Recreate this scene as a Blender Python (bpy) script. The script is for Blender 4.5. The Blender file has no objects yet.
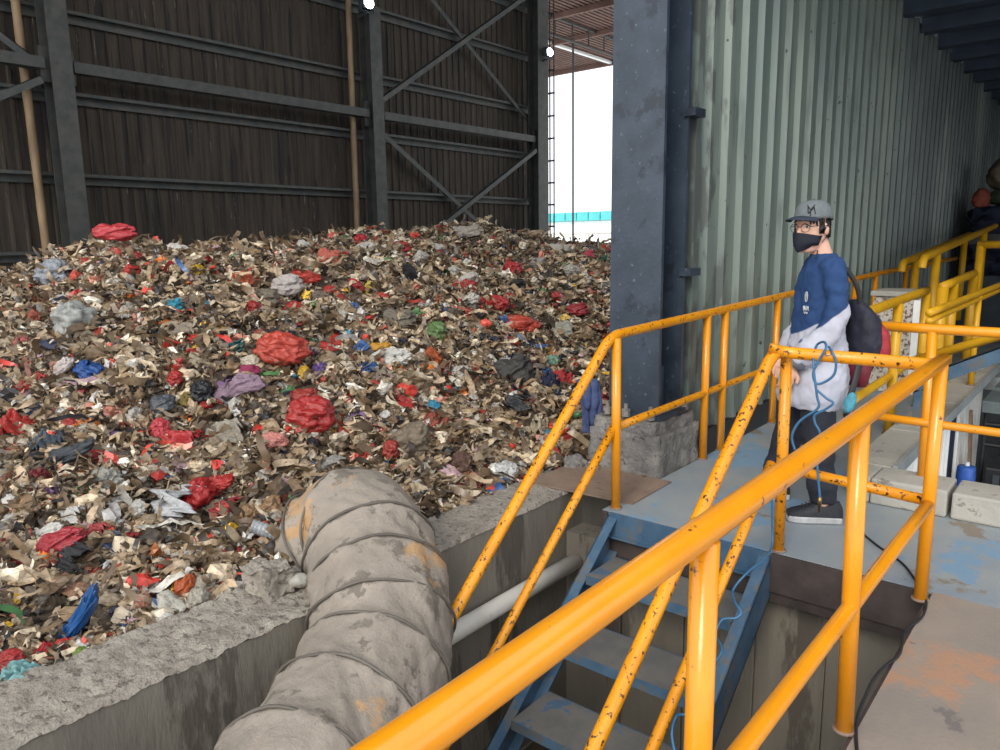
import bpy, bmesh, random
import numpy as np
from math import *
from mathutils import Vector, Matrix, noise
random.seed(7); rng=np.random.default_rng(7)
C=bpy.context.scene.collection
sc=bpy.context.scene
# ------------------------------------------------------------ camera
FOC=750.; PITCH=radians(10.1); ROLL=-radians(.83); AZ=radians(39.8); EYE=1.5
F=Vector((cos(AZ)*cos(PITCH),sin(AZ)*cos(PITCH),-sin(PITCH)))
R=Vector((sin(AZ),-cos(AZ),0)); U=R.cross(F)
Rr=R*cos(ROLL)+U*sin(ROLL); Ur=-R*sin(ROLL)+U*cos(ROLL)
if False: pass
cam=bpy.data.cameras.new('camera'); co=bpy.data.objects.new('camera',cam); C.objects.link(co)
cam.sensor_width=36; cam.lens=27; cam.clip_start=.02; cam.clip_end=300
m=Matrix((Rr,Ur,-F)).transposed().to_4x4(); m.translation=Vector((0,0,EYE)); co.matrix_world=m
sc.camera=co
def ray(px,py): return F+Rr*((px-500)/FOC)+Ur*((375-py)/FOC)
E0=Vector((0,0,EYE))
def onz(px,py,z=0): d=ray(px,py); return E0+d*((z-EYE)/d.z)
def onx(px,py,x): d=ray(px,py); return E0+d*(x/d.x)
def ony(px,py,y): d=ray(px,py); return E0+d*(y/d.y)
# ------------------------------------------------------------ materials
def S(*c):
    return tuple((v/255/12.92 if v/255<=.04045 else ((v/255+.055)/1.055)**2.4) for v in c[:3])+(1,)
def mat(name,c1,c2=None,scale=8,rough=.6,metal=0,bump=0,bscale=40,spots=None,sscale=12,sth=.62,stretch=None,coat=0,detail=6,cr=(.35,.65),spots2=None,s2scale=30,s2th=.66):
    M=bpy.data.materials.new(name); M.use_nodes=True; nt=M.node_tree; N=nt.nodes; L=nt.links
    b=N['Principled BSDF']; b.inputs['Roughness'].default_value=rough; b.inputs['Metallic'].default_value=metal
    if coat: b.inputs['Coat Weight'].default_value=coat; b.inputs['Coat Roughness'].default_value=.15
    tc=N.new('ShaderNodeTexCoord'); mp=N.new('ShaderNodeMapping'); L.new(tc.outputs['Object'],mp.inputs[0])
    if stretch: mp.inputs['Scale'].default_value=stretch
    col=None
    def nz(sc_,det=detail,r=.6):
        n=N.new('ShaderNodeTexNoise'); n.inputs['Scale'].default_value=sc_; n.inputs['Detail'].default_value=det; n.inputs['Roughness'].default_value=r
        L.new(mp.outputs[0],n.inputs['Vector']); return n
    def ramp(fac,a,b_,ca,cb):
        r=N.new('ShaderNodeValToRGB'); r.color_ramp.elements[0].position=a; r.color_ramp.elements[1].position=b_
        r.color_ramp.elements[0].color=ca; r.color_ramp.elements[1].color=cb; L.new(fac,r.inputs[0]); return r
    n=nz(scale); r=ramp(n.outputs['Fac'],cr[0],cr[1],c1,c2 or c1); col=r.outputs[0]
    for sp,ss,th in ((spots,sscale,sth),(spots2,s2scale,s2th)):
        if sp:
            n2=nz(ss,8,.65); r2=ramp(n2.outputs['Fac'],th,th+.04,(0,0,0,1),(1,1,1,1))
            mx=N.new('ShaderNodeMix'); mx.data_type='RGBA'; L.new(r2.outputs[0],mx.inputs['Factor']); L.new(col,mx.inputs['A']); mx.inputs['B'].default_value=sp; col=mx.outputs['Result']
    L.new(col,b.inputs['Base Color'])
    if bump:
        nb=nz(bscale,5); bp=N.new('ShaderNodeBump'); bp.inputs['Strength'].default_value=bump; bp.inputs['Distance'].default_value=.02
        L.new(nb.outputs['Fac'],bp.inputs['Height']); L.new(bp.outputs[0],b.inputs['Normal'])
    return M
def node(M,t): return M.node_tree.nodes.new(t)
M={}
M['paint']=mat('orange_yellow_paint',S(226,142,12),S(232,152,20),6,.28,coat=.35,spots=S(80,50,30),sscale=20,sth=.65,bump=.06,bscale=60)
M['paint_worn']=mat('worn_yellow_paint',S(222,140,14),S(230,154,22),6,.35,coat=.2,spots=S(60,38,22),sscale=45,sth=.575,bump=.12,bscale=60)
M['paint_lemon']=mat('lemon_yellow_paint',S(206,152,22),S(222,170,32),5,.4,spots=S(120,80,40),sscale=20,sth=.64)
M['paint_rust']=mat('rusty_yellow_paint',S(150,105,45),S(205,145,40),5,.55,spots=S(90,58,40),sscale=9,sth=.5)
M['deck']=mat('faded_blue_deck',S(130,142,152),S(150,154,152),2.2,.5,bump=.2,bscale=90,spots=S(118,148,172),sscale=1.7,sth=.54,spots2=S(128,118,106),s2scale=2.9,s2th=.6)
M['rustdeck']=mat('rusty_deck',S(132,124,116),S(146,134,122),3,.65,bump=.16,bscale=55,spots=S(164,128,104),sscale=1.2,sth=.53,spots2=S(110,104,100),s2scale=5,s2th=.62)
M['plate']=mat('rust_brown_plate',S(118,98,84),S(140,120,104),5,.7,bump=.2,spots=S(88,66,52),sscale=10,sth=.6)
M['stairblue']=mat('blue_steel',S(52,82,108),S(78,104,126),6,.5,spots=S(92,96,98),sscale=7,sth=.55,bump=.1)
M['tread']=mat('dusty_tread',S(92,92,90),S(116,111,104),5,.65,spots=S(72,96,118),sscale=5,sth=.56,bump=.2,bscale=90)
M['darksteel']=mat('dark_steel',S(50,58,64),S(66,74,80),7,.5,spots=S(90,92,92),sscale=16,sth=.66,bump=.15)
M['hallsteel']=mat('hall_steel',S(58,61,60),S(78,78,74),5,.6,spots=S(60,60,60),sscale=8,sth=.6)
M['girtsteel']=mat('girt_steel',S(58,66,68),S(84,82,76),5,.6)
M['colsteel']=mat('column_steel',S(44,54,66),S(58,69,82),4,.4,spots=S(96,106,114),sscale=30,sth=.63,spots2=S(40,47,57),s2scale=3,s2th=.56,bump=.12,bscale=30)  # bluish lens veil is mixed into the steel colour
M['concrete']=mat('grey_concrete',S(138,136,130),S(160,156,148),3,.9,bump=.5,bscale=30,spots=S(118,114,108),sscale=6,sth=.58)
M['concretedark']=mat('stained_concrete',S(104,99,90),S(130,124,112),2,.9,bump=.4,bscale=25,spots=S(88,82,74),sscale=3,sth=.56,stretch=(1,1,.25))
M['dust']=mat('dusty_concrete',S(136,128,118),S(164,156,144),9,.95,bump=1,bscale=45,spots=S(108,101,92),sscale=25,sth=.56)
M['mortar']=mat('rough_mortar',S(108,106,104),S(142,138,132),10,.95,bump=1,bscale=35,spots=S(80,78,76),sscale=18,sth=.6)
M['backwall']=mat('sooty_sheet',S(50,44,38),S(76,67,57),5,.8,stretch=(2.4,1,.15),spots=S(44,40,38),sscale=3,sth=.55,spots2=S(136,126,112),s2scale=9,s2th=.655)
M['ceil']=mat('blue_grey_deck',S(48,60,76),S(60,74,90),3,.7)
M['rooftop']=mat('rusty_roof',S(96,72,64),S(116,88,78),3,.8)
M['pipewhite']=mat('white_pipe',S(205,200,188),S(225,220,210),6,.5,spots=S(120,112,100),sscale=14,sth=.66)
M['bamboo']=mat('tan_pole',S(128,106,80),S(160,136,104),6,.6,stretch=(1,1,.3))
M['white']=mat('white_panel',S(225,228,226),S(240,240,238),4,.6)
M['curb']=mat('curb_concrete',S(160,158,150),S(178,174,164),4,.9,bump=.3,bscale=30,spots=S(130,126,118),sscale=8,sth=.6)
M['black']=mat('black_rubber',S(26,27,30),S(36,37,40),8,.6)
M['navy']=mat('navy_fabric',S(24,30,52),S(34,42,66),8,.8)
M['duct']=mat('dusty_fabric',S(134,125,114),S(158,148,136),3,.85,bump=.4,bscale=50,spots=S(114,106,96),sscale=7,sth=.56,spots2=S(176,142,104),s2scale=2.3,s2th=.57)
M['earth']=mat('brown_sludge',S(60,50,42),S(96,82,68),9,.95,bump=1,bscale=30,spots=S(120,108,92),sscale=22,sth=.58)
# trash material with per piece colour
def attrmat(name,rough,trans=0):
    T=bpy.data.materials.new(name); T.use_nodes=True; nt=T.node_tree; N=nt.nodes; L=nt.links; b=N['Principled BSDF']
    a=N.new('ShaderNodeAttribute'); a.attribute_name='tint'
    tc=N.new('ShaderNodeTexCoord'); n=N.new('ShaderNodeTexNoise'); n.inputs['Scale'].default_value=35; n.inputs['Detail'].default_value=5; L.new(tc.outputs['Object'],n.inputs[0])
    r=N.new('ShaderNodeValToRGB'); r.color_ramp.elements[0].position=.48; r.color_ramp.elements[1].position=.72; r.color_ramp.elements[0].color=(0,0,0,1); r.color_ramp.elements[1].color=(.75,.75,.75,1); L.new(n.outputs['Fac'],r.inputs[0])
    mx=N.new('ShaderNodeMix'); mx.data_type='RGBA'; L.new(r.outputs[0],mx.inputs['Factor']); L.new(a.outputs['Color'],mx.inputs['A']); mx.inputs['B'].default_value=S(92,78,62)
    L.new(mx.outputs['Result'],b.inputs['Base Color']); b.inputs['Roughness'].default_value=rough
    return T
M['scrap']=attrmat('mixed_scrap',.36)
_pm={}
def plastic(rgb,rough=.38):
    k=(rgb,rough)
    if k not in _pm:
        g_=sum(rgb)/3; rgb=tuple(int((v*.87+g_*.13)*.93) for v in rgb); d=tuple(int(v*.8) for v in rgb)
        _pm[k]=mat('plastic_%d_%d_%d'%rgb,S(*d),S(*rgb),9,rough,spots=S(*(int(v*.5+45) for v in rgb)),sscale=9,sth=.6,bump=.35,bscale=22)
    return _pm[k]
# ------------------------------------------------------------ mesh helpers
def link(name,me,m,parent=None,smooth=False):
    o=bpy.data.objects.new(name,me); C.objects.link(o)
    if m is not None:
        for x in (m if isinstance(m,(list,tuple)) else [m]): me.materials.append(x)
    if parent: o.parent=parent
    if smooth:
        me.polygons.foreach_set('use_smooth',[True]*len(me.polygons))
    return o
def fin(name,bm,m,parent=None,smooth=False,bevel=0):
    bmesh.ops.recalc_face_normals(bm,faces=bm.faces)
    me=bpy.data.meshes.new(name); bm.to_mesh(me); bm.free()
    o=link(name,me,m,parent,smooth)
    if bevel:
        b=o.modifiers.new('bevel','BEVEL'); b.width=bevel; b.segments=2; b.limit_method='ANGLE'
    return o
def tag(o,label=None,cat=None,group=None,kind=None):
    if label: o['label']=label
    if cat: o['category']=cat
    if group: o['group']=group
    if kind: o['kind']=kind
    return o
def empty(name,loc=(0,0,0),rz=0,label=None,cat=None,group=None):
    o=bpy.data.objects.new(name,None); C.objects.link(o); o.location=loc; o.rotation_euler=(0,0,rz); o.empty_display_size=.1
    o['_']=0; del o['_']
    return tag(o,label,cat,group)
def box(bm,lo,hi,rot=None,origin=None):
    vs=[]
    for x in (0,1):
        for y in (0,1):
            for z in (0,1):
                v=Vector(((lo,hi)[x][0],(lo,hi)[y][1],(lo,hi)[z][2]))
                if rot is not None: v=rot@(v-origin)+origin
                vs.append(bm.verts.new(v))
    for f in ((0,1,3,2),(4,6,7,5),(0,4,5,1),(2,3,7,6),(0,2,6,4),(1,5,7,3)): bm.faces.new([vs[i] for i in f])
    return bm
def prism(bm,pts,vec):
    """polygon pts swept by vec"""
    vec=Vector(vec); a=[bm.verts.new(Vector(p)) for p in pts]; b=[bm.verts.new(Vector(p)+vec) for p in pts]; n=len(a)
    bm.faces.new(a); bm.faces.new(b[::-1])
    for i in range(n): bm.faces.new((a[i],b[i],b[(i+1)%n],a[(i+1)%n]))
    return bm
def smoothpath(pts,n=6):
    P=[Vector(p) for p in pts]
    if len(P)<3 or n<2: return P
    out=[]
    for i in range(len(P)-1):
        p0=P[max(i-1,0)];p1=P[i];p2=P[i+1];p3=P[min(i+2,len(P)-1)]
        for k in range(n):
            t=k/n
            out.append(.5*((2*p1)+(p2-p0)*t+(2*p0-5*p1+4*p2-p3)*t*t+(3*p1-p0-3*p2+p3)*t**3))
    out.append(P[-1]); return out
def tube(bm,pts,r,seg=12,caps=True,flat=1.0,disp=None,up=None):
    P=[Vector(p) for p in pts]; n=len(P)
    rs=r if isinstance(r,(list,tuple)) else [r]*n
    t0=(P[1]-P[0]).normalized(); ref=Vector(up) if up else (Vector((0,0,1)) if abs(t0.z)<.9 else Vector((1,0,0)))
    nrm=(ref-t0*ref.dot(t0)).normalized(); rings=[]; tp=t0
    for i,p in enumerate(P):
        t=((P[min(i+1,n-1)]-p).normalized()+(p-P[max(i-1,0)]).normalized())
        t=t.normalized() if t.length>1e-6 else tp
        ax=tp.cross(t)
        if ax.length>1e-6: nrm=Matrix.Rotation(tp.angle(t),3,ax.normalized())@nrm
        nrm=(nrm-t*nrm.dot(t)).normalized(); bn=t.cross(nrm); tp=t
        ring=[]
        for k in range(seg):
            a=2*pi*k/seg; rr=rs[i]
            if disp: rr=rr*disp(i/(n-1),a,p)
            ring.append(bm.verts.new(p+nrm*(cos(a)*rr)+bn*(sin(a)*rr*flat)))
        rings.append(ring)
    for i in range(n-1):
        for k in range(seg):
            bm.faces.new((rings[i][k],rings[i][(k+1)%seg],rings[i+1][(k+1)%seg],rings[i+1][k]))
    if caps: bm.faces.new(rings[0][::-1]); bm.faces.new(rings[-1])
    return bm
def loft(bm,rings,seg=20,caps=True,power=1.0):
    """rings: (cx,cy,cz,rx,ry) horizontal ellipses"""
    R_=[]
    for (cx,cy,cz,rx,ry) in rings:
        R_.append([bm.verts.new((cx+rx*cos(2*pi*k/seg),cy+ry*sin(2*pi*k/seg),cz)) for k in range(seg)])
    for i in range(len(R_)-1):
        for k in range(seg): bm.faces.new((R_[i][k],R_[i][(k+1)%seg],R_[i+1][(k+1)%seg],R_[i+1][k]))
    if caps: bm.faces.new(R_[0][::-1]); bm.faces.new(R_[-1])
    return bm
def ball(bm,c,r,sub=3,sc_=(1,1,1),rot=None):
    g=bmesh.ops.create_icosphere(bm,subdivisions=sub,radius=1)['verts']
    for v in g:
        p=Vector((v.co.x*sc_[0]*r,v.co.y*sc_[1]*r,v.co.z*sc_[2]*r))
        if rot is not None: p=rot@p
        v.co=p+Vector(c)
    return bm
def remesh(o,vox,smooth=4):
    r=o.modifiers.new('remesh','REMESH'); r.mode='VOXEL'; r.voxel_size=vox; r.use_smooth_shade=True
    s=o.modifiers.new('smooth','SMOOTH'); s.iterations=smooth; s.factor=.5
NB=bmesh.new
# ------------------------------------------------------------ world and light
w=bpy.data.worlds.new('sky'); sc.world=w; w.use_nodes=True
wn=w.node_tree.nodes; bg=wn['Background']
wtc=wn.new('ShaderNodeTexCoord'); wsep=wn.new('ShaderNodeSeparateXYZ'); wr=wn.new('ShaderNodeValToRGB')
w.node_tree.links.new(wtc.outputs['Generated'],wsep.inputs[0]); w.node_tree.links.new(wsep.outputs['Z'],wr.inputs[0]); w.node_tree.links.new(wr.outputs[0],bg.inputs[0])
wr.color_ramp.elements[0].position=0; wr.color_ramp.elements[0].color=(.95,.97,1,1); wr.color_ramp.elements[1].position=.6; wr.color_ramp.elements[1].color=(.88,.93,1,1)
bg.inputs[1].default_value=1.75
sl=bpy.data.lights.new('sun','SUN'); sl.energy=2.1; sl.angle=radians(24); sl.color=(1,.93,.83); so_=bpy.data.objects.new('sun',sl); C.objects.link(so_); so_.rotation_euler=Vector((-.78,-.20,.56)).to_track_quat('Z','Y').to_euler()
sc.view_settings.view_transform='Standard'; sc.view_settings.look='None'; sc.view_settings.gamma=1; sc.view_settings.use_curve_mapping=False
sc.view_settings.exposure=0.0
sc.cycles.max_bounces=6
# ------------------------------------------------------------ setting
def st(o): o['kind']='structure'; return o
# deck: blue landing + rusty near walkway, with the floor opening at the right
OX0,OX1,OY0,OY1=4.75,9.4,-2.2,1.16     # opening
bm=NB()
for lo,hi in (((3.47,OY1,-.14),(OX1,2.15,0)),((3.47,-6,-.14),(OX0,OY1,0)),((OX1,-6,-.14),(24,2.15,0)),((OX0,-6,-.14),(OX1,OY0,0))): box(bm,lo,hi)
st(fin('floor',bm,M['deck']))
bm=NB(); box(bm,(-5,-6,-.14),(3.468,.5,0)); st(fin('floor_walkway',bm,M['rustdeck']))
# edge beam under landing and walkway
bm=NB(); box(bm,(3.475,.5,-.26),(3.51,2.15,-.141)); box(bm,(-5,.501,-.20),(3.45,.512,-.004)); box(bm,(3.455,.53,-.20),(3.4695,1.19,-.004)); box(bm,(3.455,2.11,-.16),(3.4695,2.15,-.004)); st(fin('trim_1',bm,mat('dark_edge',S(46,38,36),S(70,60,56),6,.7)))
# pit: floor, walls below the landing
bm=NB(); box(bm,(-5,.0,-2.3),(3.8,2.52,-2.1)); st(fin('floor_pit',bm,M['dust']))
bm=NB(); box(bm,(3.62,.3,-2.1),(3.8,2.5,-.262))
for y in (.62,.95,1.3,1.7,2.1): box(bm,(3.60,y,-2.1),(3.622,y+.012,-.27))
st(fin('wall_under_landing',bm,M['concretedark']))
bm=NB(); box(bm,(-5,.25,-2.1),(3.6,.36,-.145)); st(fin('wall_under_walkway',bm,M['concretedark']))
# low retaining wall with dusty top
bm=NB(); box(bm,(-5,2.5,-2.1),(4.2,2.82,-.02))
for z in (-.45,-.95,-1.5): box(bm,(-5,2.488,z),(4.15,2.499,z+.012))
st(fin('wall_retaining',bm,M['concretedark']))
bm=NB(); nx,ny=420,22; g=[]
for i in range(nx+1):
    row=[]
    x=-1.2+(5.1*i/nx)
    for j in range(ny+1):
        y=2.495+.345*j/ny
        h=.012*noise.noise(Vector((x*6,y*6,0)))+.012*noise.noise(Vector((x*22,y*22,3)))+.006*noise.noise(Vector((x*60,y*60,5)))
        e=.018 if j in(0,) else 0
        if x>2.6: h*=.35
        row.append(bm.verts.new((x,y+(.006*noise.noise(Vector((x*12,0,9))) if j==0 else 0),-.012-e+h+.01+(.03*(j/ny)**2 if x<2.2 else 0))))
    g.append(row)
for i in range(nx):
    for j in range(ny): bm.faces.new((g[i][j],g[i+1][j],g[i+1][j+1],g[i][j+1]))
st(fin('trim_2',bm,M['dust'],smooth=True))
# back wall, corrugated sheets
def corrugated(name,x0,x1,y,z0,z1,pitch,depth,m,face=-1,kind='trap'):
    bm=NB(); pts=[]
    n=int((x1-x0)/pitch)
    for i in range(n):
        x=x0+i*pitch
        if kind=='trap': pts+=[(x,0),(x+pitch*.7,0),(x+pitch*.77,depth),(x+pitch*.93,depth)]
        else: pts+=[(x,0),(x+pitch*.5,0),(x+pitch*.58,depth),(x+pitch*.92,depth)]
    pts.append((x1,0))
    a=[bm.verts.new((p[0],y+face*p[1],z0)) for p in pts]; b=[bm.verts.new((p[0],y+face*p[1],z1)) for p in pts]
    c=[bm.verts.new((p[0],y+face*p[1]-face*.004,z0)) for p in pts]; d=[bm.verts.new((p[0],y+face*p[1]-face*.004,z1)) for p in pts]
    for i in range(len(pts)-1):
        bm.faces.new((a[i],a[i+1],b[i+1],b[i])); bm.faces.new((c[i],d[i],d[i+1],c[i+1]))
        bm.faces.new((b[i],b[i+1],d[i+1],d[i])); bm.faces.new((a[i],c[i],c[i+1],a[i+1]))
    return fin(name,bm,m)
st(corrugated('wall_back',-2.5,17.6,13.05,-.5,9.2,.21,.03,M['backwall']))
# near corrugated wall (green grey)
WM=bpy.data.materials.new('green_grey_sheet'); WM.use_nodes=True; nt=WM.node_tree; N=nt.nodes; L=nt.links; b=N['Principled BSDF']
tc=N.new('ShaderNodeTexCoord')
def nzn(scale,st_,det=6):
    mp=N.new('ShaderNodeMapping'); mp.inputs['Scale'].default_value=st_; L.new(tc.outputs['Object'],mp.inputs[0]); n=N.new('ShaderNodeTexNoise'); n.inputs['Scale'].default_value=scale; n.inputs['Detail'].default_value=det; L.new(mp.outputs[0],n.inputs[0]); return n.outputs['Fac']
def rampn(f,a,b_,ca,cb):
    r=N.new('ShaderNodeValToRGB'); r.color_ramp.elements[0].position=a; r.color_ramp.elements[1].position=b_; r.color_ramp.elements[0].color=ca; r.color_ramp.elements[1].color=cb; L.new(f,r.inputs[0]); return r.outputs[0]
def mixn(f,a,b_):
    mx=N.new('ShaderNodeMix'); mx.data_type='RGBA'; L.new(f,mx.inputs['Factor']); L.new(a,mx.inputs['A'])
    if isinstance(b_,tuple): mx.inputs['B'].default_value=b_
    else: L.new(b_,mx.inputs['B'])
    return mx.outputs['Result']
c=rampn(nzn(1.5,(1,1,.25)),.35,.65,S(104,118,114),S(126,137,128))
c=mixn(rampn(nzn(10,(1.5,1,.15)),.55,.75,(0,0,0,1),(.8,.8,.8,1)),c,S(78,88,86))
# flaking near the free edge of the wall
sx=N.new('ShaderNodeSeparateXYZ'); L.new(tc.outputs['Object'],sx.inputs[0])
mr=N.new('ShaderNodeMapRange'); mr.inputs['From Min'].default_value=4.7; mr.inputs['From Max'].default_value=5.9; mr.inputs['To Min'].default_value=.16; mr.inputs['To Max'].default_value=-.12; L.new(sx.outputs['X'],mr.inputs['Value'])
ad=N.new('ShaderNodeMath'); ad.operation='ADD'; L.new(nzn(9,(1,1,.35),10),ad.inputs[0]); L.new(mr.outputs[0],ad.inputs[1])
c=mixn(rampn(ad.outputs[0],.6,.66,(0,0,0,1),(.85,.85,.85,1)),c,S(86,90,88))
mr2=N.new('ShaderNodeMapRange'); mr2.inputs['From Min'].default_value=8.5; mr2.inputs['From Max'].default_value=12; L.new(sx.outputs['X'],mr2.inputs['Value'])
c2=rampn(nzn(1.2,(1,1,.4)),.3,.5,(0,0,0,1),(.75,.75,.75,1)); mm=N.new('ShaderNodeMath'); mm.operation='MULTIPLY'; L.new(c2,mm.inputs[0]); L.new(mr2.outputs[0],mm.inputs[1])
c=mixn(mm.outputs[0],c,S(58,66,70))  # shade of the far end put into the sheet colour
c=mixn(rampn(nzn(30,(1,1,.5),10),.69,.71,(0,0,0,1),(1,1,1,1)),c,S(50,50,48))
L.new(c,b.inputs['Base Color']); b.inputs['Roughness'].default_value=.42; b.inputs['Metallic'].default_value=.15
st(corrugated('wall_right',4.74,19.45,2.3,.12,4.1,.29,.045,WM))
bm=NB(); box(bm,(4.70,2.235,.06),(4.79,2.33,4.1)); st(fin('trim_3',bm,WM))
bm=NB(); box(bm,(4.95,2.26,-.1),(17.2,2.34,.118)); st(fin('trim_4',bm,M['black']))
# far greenish wall beyond walkway, plus an unseen side wall added to block light
bm=NB(); box(bm,(19.5,-6,-.1),(19.7,2.3,4.1)); box(bm,(9.5,-6.2,-.1),(19.7,-6,4.1)); st(fin('wall_far_and_light_block',bm,mat('far_green_wall',S(110,124,118),S(128,138,130),2,.7)))
# ceilings
bm=NB(); box(bm,(4.7,-6,4.15),(20,2.36,4.25))
for i in range(15):
    x=5.0+i*1.0; box(bm,(x,-6,3.98),(x+.2,2.28,4.149))
for y in (-1.2,-4.2): box(bm,(4.7,y,3.75),(20,y+.22,4.019))
st(fin('ceiling',bm,M['ceil']))
bm=NB(); box(bm,(-2.7,1.9,9.2),(17.8,13.3,9.3)); st(fin('ceiling_hall',bm,M['backwall']))
# ------------------------------------------------------------ hall steelwork
def isec(bm,p0,p1,w,d,t=.02,wdir=(1,0,0)):
    """H section between points: width w along wdir, depth d across"""
    p0=Vector(p0);p1=Vector(p1);a=(p1-p0).normalized();wv=Vector(wdir); wv=(wv-a*wv.dot(a)).normalized(); dv=a.cross(wv)
    def slab(c,hw,hd):
        pts=[p0+c+wv*hw+dv*hd,p0+c-wv*hw+dv*hd,p0+c-wv*hw-dv*hd,p0+c+wv*hw-dv*hd]; prism(bm,pts,p1-p0)
    slab(dv*(d/2-t/2),w/2,t/2); slab(-dv*(d/2-t/2),w/2,t/2); slab(Vector((0,0,0)),t/2,d/2-t)
    return bm
for k,(x,lab) in enumerate(((4.87,'tall grey steel column at the left end of the dark back wall'),(10.98,'grey steel column in the middle of the dark back wall, under the left floodlight'),(16.75,'steel column of the back wall right beside the bright opening'))):
    e=empty('steel_column',(x,12.5,0),0,lab,'column','steel columns of the back wall')
    bm=NB(); isec(bm,(0,0,.0),(0,0,9.15 if k!=1 else 6.25),.30 if k<2 else .45,.34); fin('shaft',bm,M['hallsteel'],e)
    bm=NB(); box(bm,(-.26,-.3,-.02),(.26,.3,.01)); fin('base_plate',bm,M['hallsteel'],e)
    bm=NB(); box(bm,(-.24,-.02,3.9),(.24,.02,4.4)); fin('gusset',bm,M['hallsteel'],e)
gl={5.06:'topmost angle rail along the dark back wall',3.86:'dark angle rail just under the thick beam on the back wall',2.64:'lower angle rail on the back wall, above the heap',1.45:'lowest angle rail on the back wall, level with the heap crest',6.4:'angle rail high on the back wall between the left floodlight and the opening',7.6:'angle rail near the top edge of the photo right of the left floodlight'}
for z,lab in gl.items():
    bm=NB(); box(bm,(-2.4,12.80,z-.012),(17.5,12.99,z)); box(bm,(-2.4,12.80,z-.05),(17.5,12.812,z-.0125)); box(bm,(-2.4,12.96,z-.16),(17.5,12.98,z-.0125))
    tag(fin('wall_girt',bm,M['girtsteel']),lab,'steel rail','horizontal rails on the back wall')
for x0,x1,lab in ((-2.4,4.67,'thick horizontal beam left of the first back wall column'),(5.07,10.8,'thick horizontal beam between the first two back wall columns'),(11.2,16.5,'thick horizontal beam behind the crossed braces')):
    bm=NB(); isec(bm,(x0,12.5,4.15),(x1,12.5,4.15),.16,.2,.02,(0,0,1)); tag(fin('tie_beam',bm,M['hallsteel']),lab,'beam','thick beams between the back wall columns')
def brace(p,q,lab,y=12.6):
    a=ony(*p,y); b=ony(*q,y); bm=NB(); d=(b-a).normalized(); n=Vector((0,1,0)).cross(d)
    prism(bm,[a+n*.055,a-n*.055,a-n*.055+Vector((0,.012,0)),a+n*.055+Vector((0,.012,0))],b-a)
    prism(bm,[a-n*.055,a-n*.043,a-n*.043+Vector((0,.1,0)),a-n*.055+Vector((0,.1,0))],b-a)
    tag(fin('diagonal_brace',bm,M['girtsteel']),lab,'brace','diagonal braces of the back wall')
brace((376,105),(530,-6),'upper brace rising to the right from the middle column, pale and bright',12.35)
brace((428,-6),(536,130),'upper brace falling to the right towards the opening',12.75)
brace((379,130),(500,242),'lower brace falling to the right behind the heap',12.75)
brace((415,248),(537,150),'lower brace rising to the right up to the opening column',12.35)
brace((-30,12),(40,66),'dark thick brace falling to the first column at the left edge',12.45)
brace((-30,108),(42,79),'thin pale brace rising to the first column at the left edge',12.35)
for (p,q,lab) in (((12,-25),(48,262),'tan round pole standing left of the first back wall column'),((347,-25),(358,245),'tan round pole standing left of the middle back wall column')):
    a=ony(*p,12.72); b=ony(*q,12.72); bm=NB(); pp=[a.lerp(b,i/20) for i in range(21)]
    tube(bm,pp,[.06+.004*(i%4==0) for i in range(21)],12); tag(fin('pole',bm,M['bamboo'],smooth=True),lab,'pole','tan poles against the back wall')
# floodlights
LM=bpy.data.materials.new('lamp_glass'); LM.use_nodes=True; LM.node_tree.nodes['Principled BSDF'].inputs['Emission Color'].default_value=(.9,.97,1,1); LM.node_tree.nodes['Principled BSDF'].inputs['Emission Strength'].default_value=30
for (q,lab) in (((369,3),'lit white floodlight on top of the middle back wall column'),((550,52),'lit white floodlight at the corner of the bright opening')):
    c=ony(*q,12.1); e=empty('floodlight',c,0,lab,'floodlight','floodlights in the hall')
    bm=NB(); box(bm,(-.14,.0,-.11),(.14,.13,.11)); 
    for i in range(6): box(bm,(-.13+i*.048,.13,-.09),(-.118+i*.048,.17,.09))
    fin('housing',bm,M['darksteel'],e,bevel=.01)
    bm=NB(); ball(bm,(0,-.002,0),.12,3,(1,.22,.85)); fin('lens',bm,LM,e,smooth=True)
    bm=NB(); tube(bm,[(-.16,.05,0),(-.16,.05,-.16),(.16,.05,-.16),(.16,.05,0)],.012,8); fin('bracket',bm,M['darksteel'],e)
    bm=NB(); tube(bm,[(0,.06,-.15),(0,.32,-.2)],.03,8); fin('arm',bm,M['darksteel'],e)
LM2=LM.copy(); LM2.name='fill_lamp_glow'; LM2.node_tree.nodes['Principled BSDF'].inputs['Emission Strength'].default_value=70  # strong glow for the added fill lamp below the deck
# roof edge parts near the opening
bm=NB(); isec(bm,(17.7,13.1,8.55),(17.7,7.5,8.65),.2,.7,.02,(0,0,1)); tag(fin('header_beam',bm,M['hallsteel']),'dark header beam above the bright opening','beam')
e=empty('roof_truss',(0,0,0),0,'small lattice truss under the canopy above the opening','truss')
bm=NB(); tube(bm,[(17.9,13.7,7.45),(25.3,13.7,7.45)],.04,8); fin('bottom_chord',bm,M['hallsteel'],e)
bm=NB(); tube(bm,[(17.9,13.7,7.95),(25.3,13.7,7.95)],.04,8); fin('top_chord',bm,M['hallsteel'],e)
for i in range(8):
    bm=NB(); tube(bm,[(18.3+i*.9,13.7,7.45),(18.3+i*.9,13.7,7.95)],.025,6); fin('web_bar',bm,M['hallsteel'],e)
bm=NB(); box(bm,(20,15.4,7.9),(25.2,15.55,7.98)); tag(fin('light_batten',bm,M['white']),'long pale strip fitting under the canopy near the opening','batten')
bm=NB()
for i in range(80):
    y=5.5+i*.17; box(bm,(17.85,y,8.0),(25.4,y+.09,8.05)); box(bm,(17.85,y+.09,8.03),(25.4,y+.17,8.05))
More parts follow.
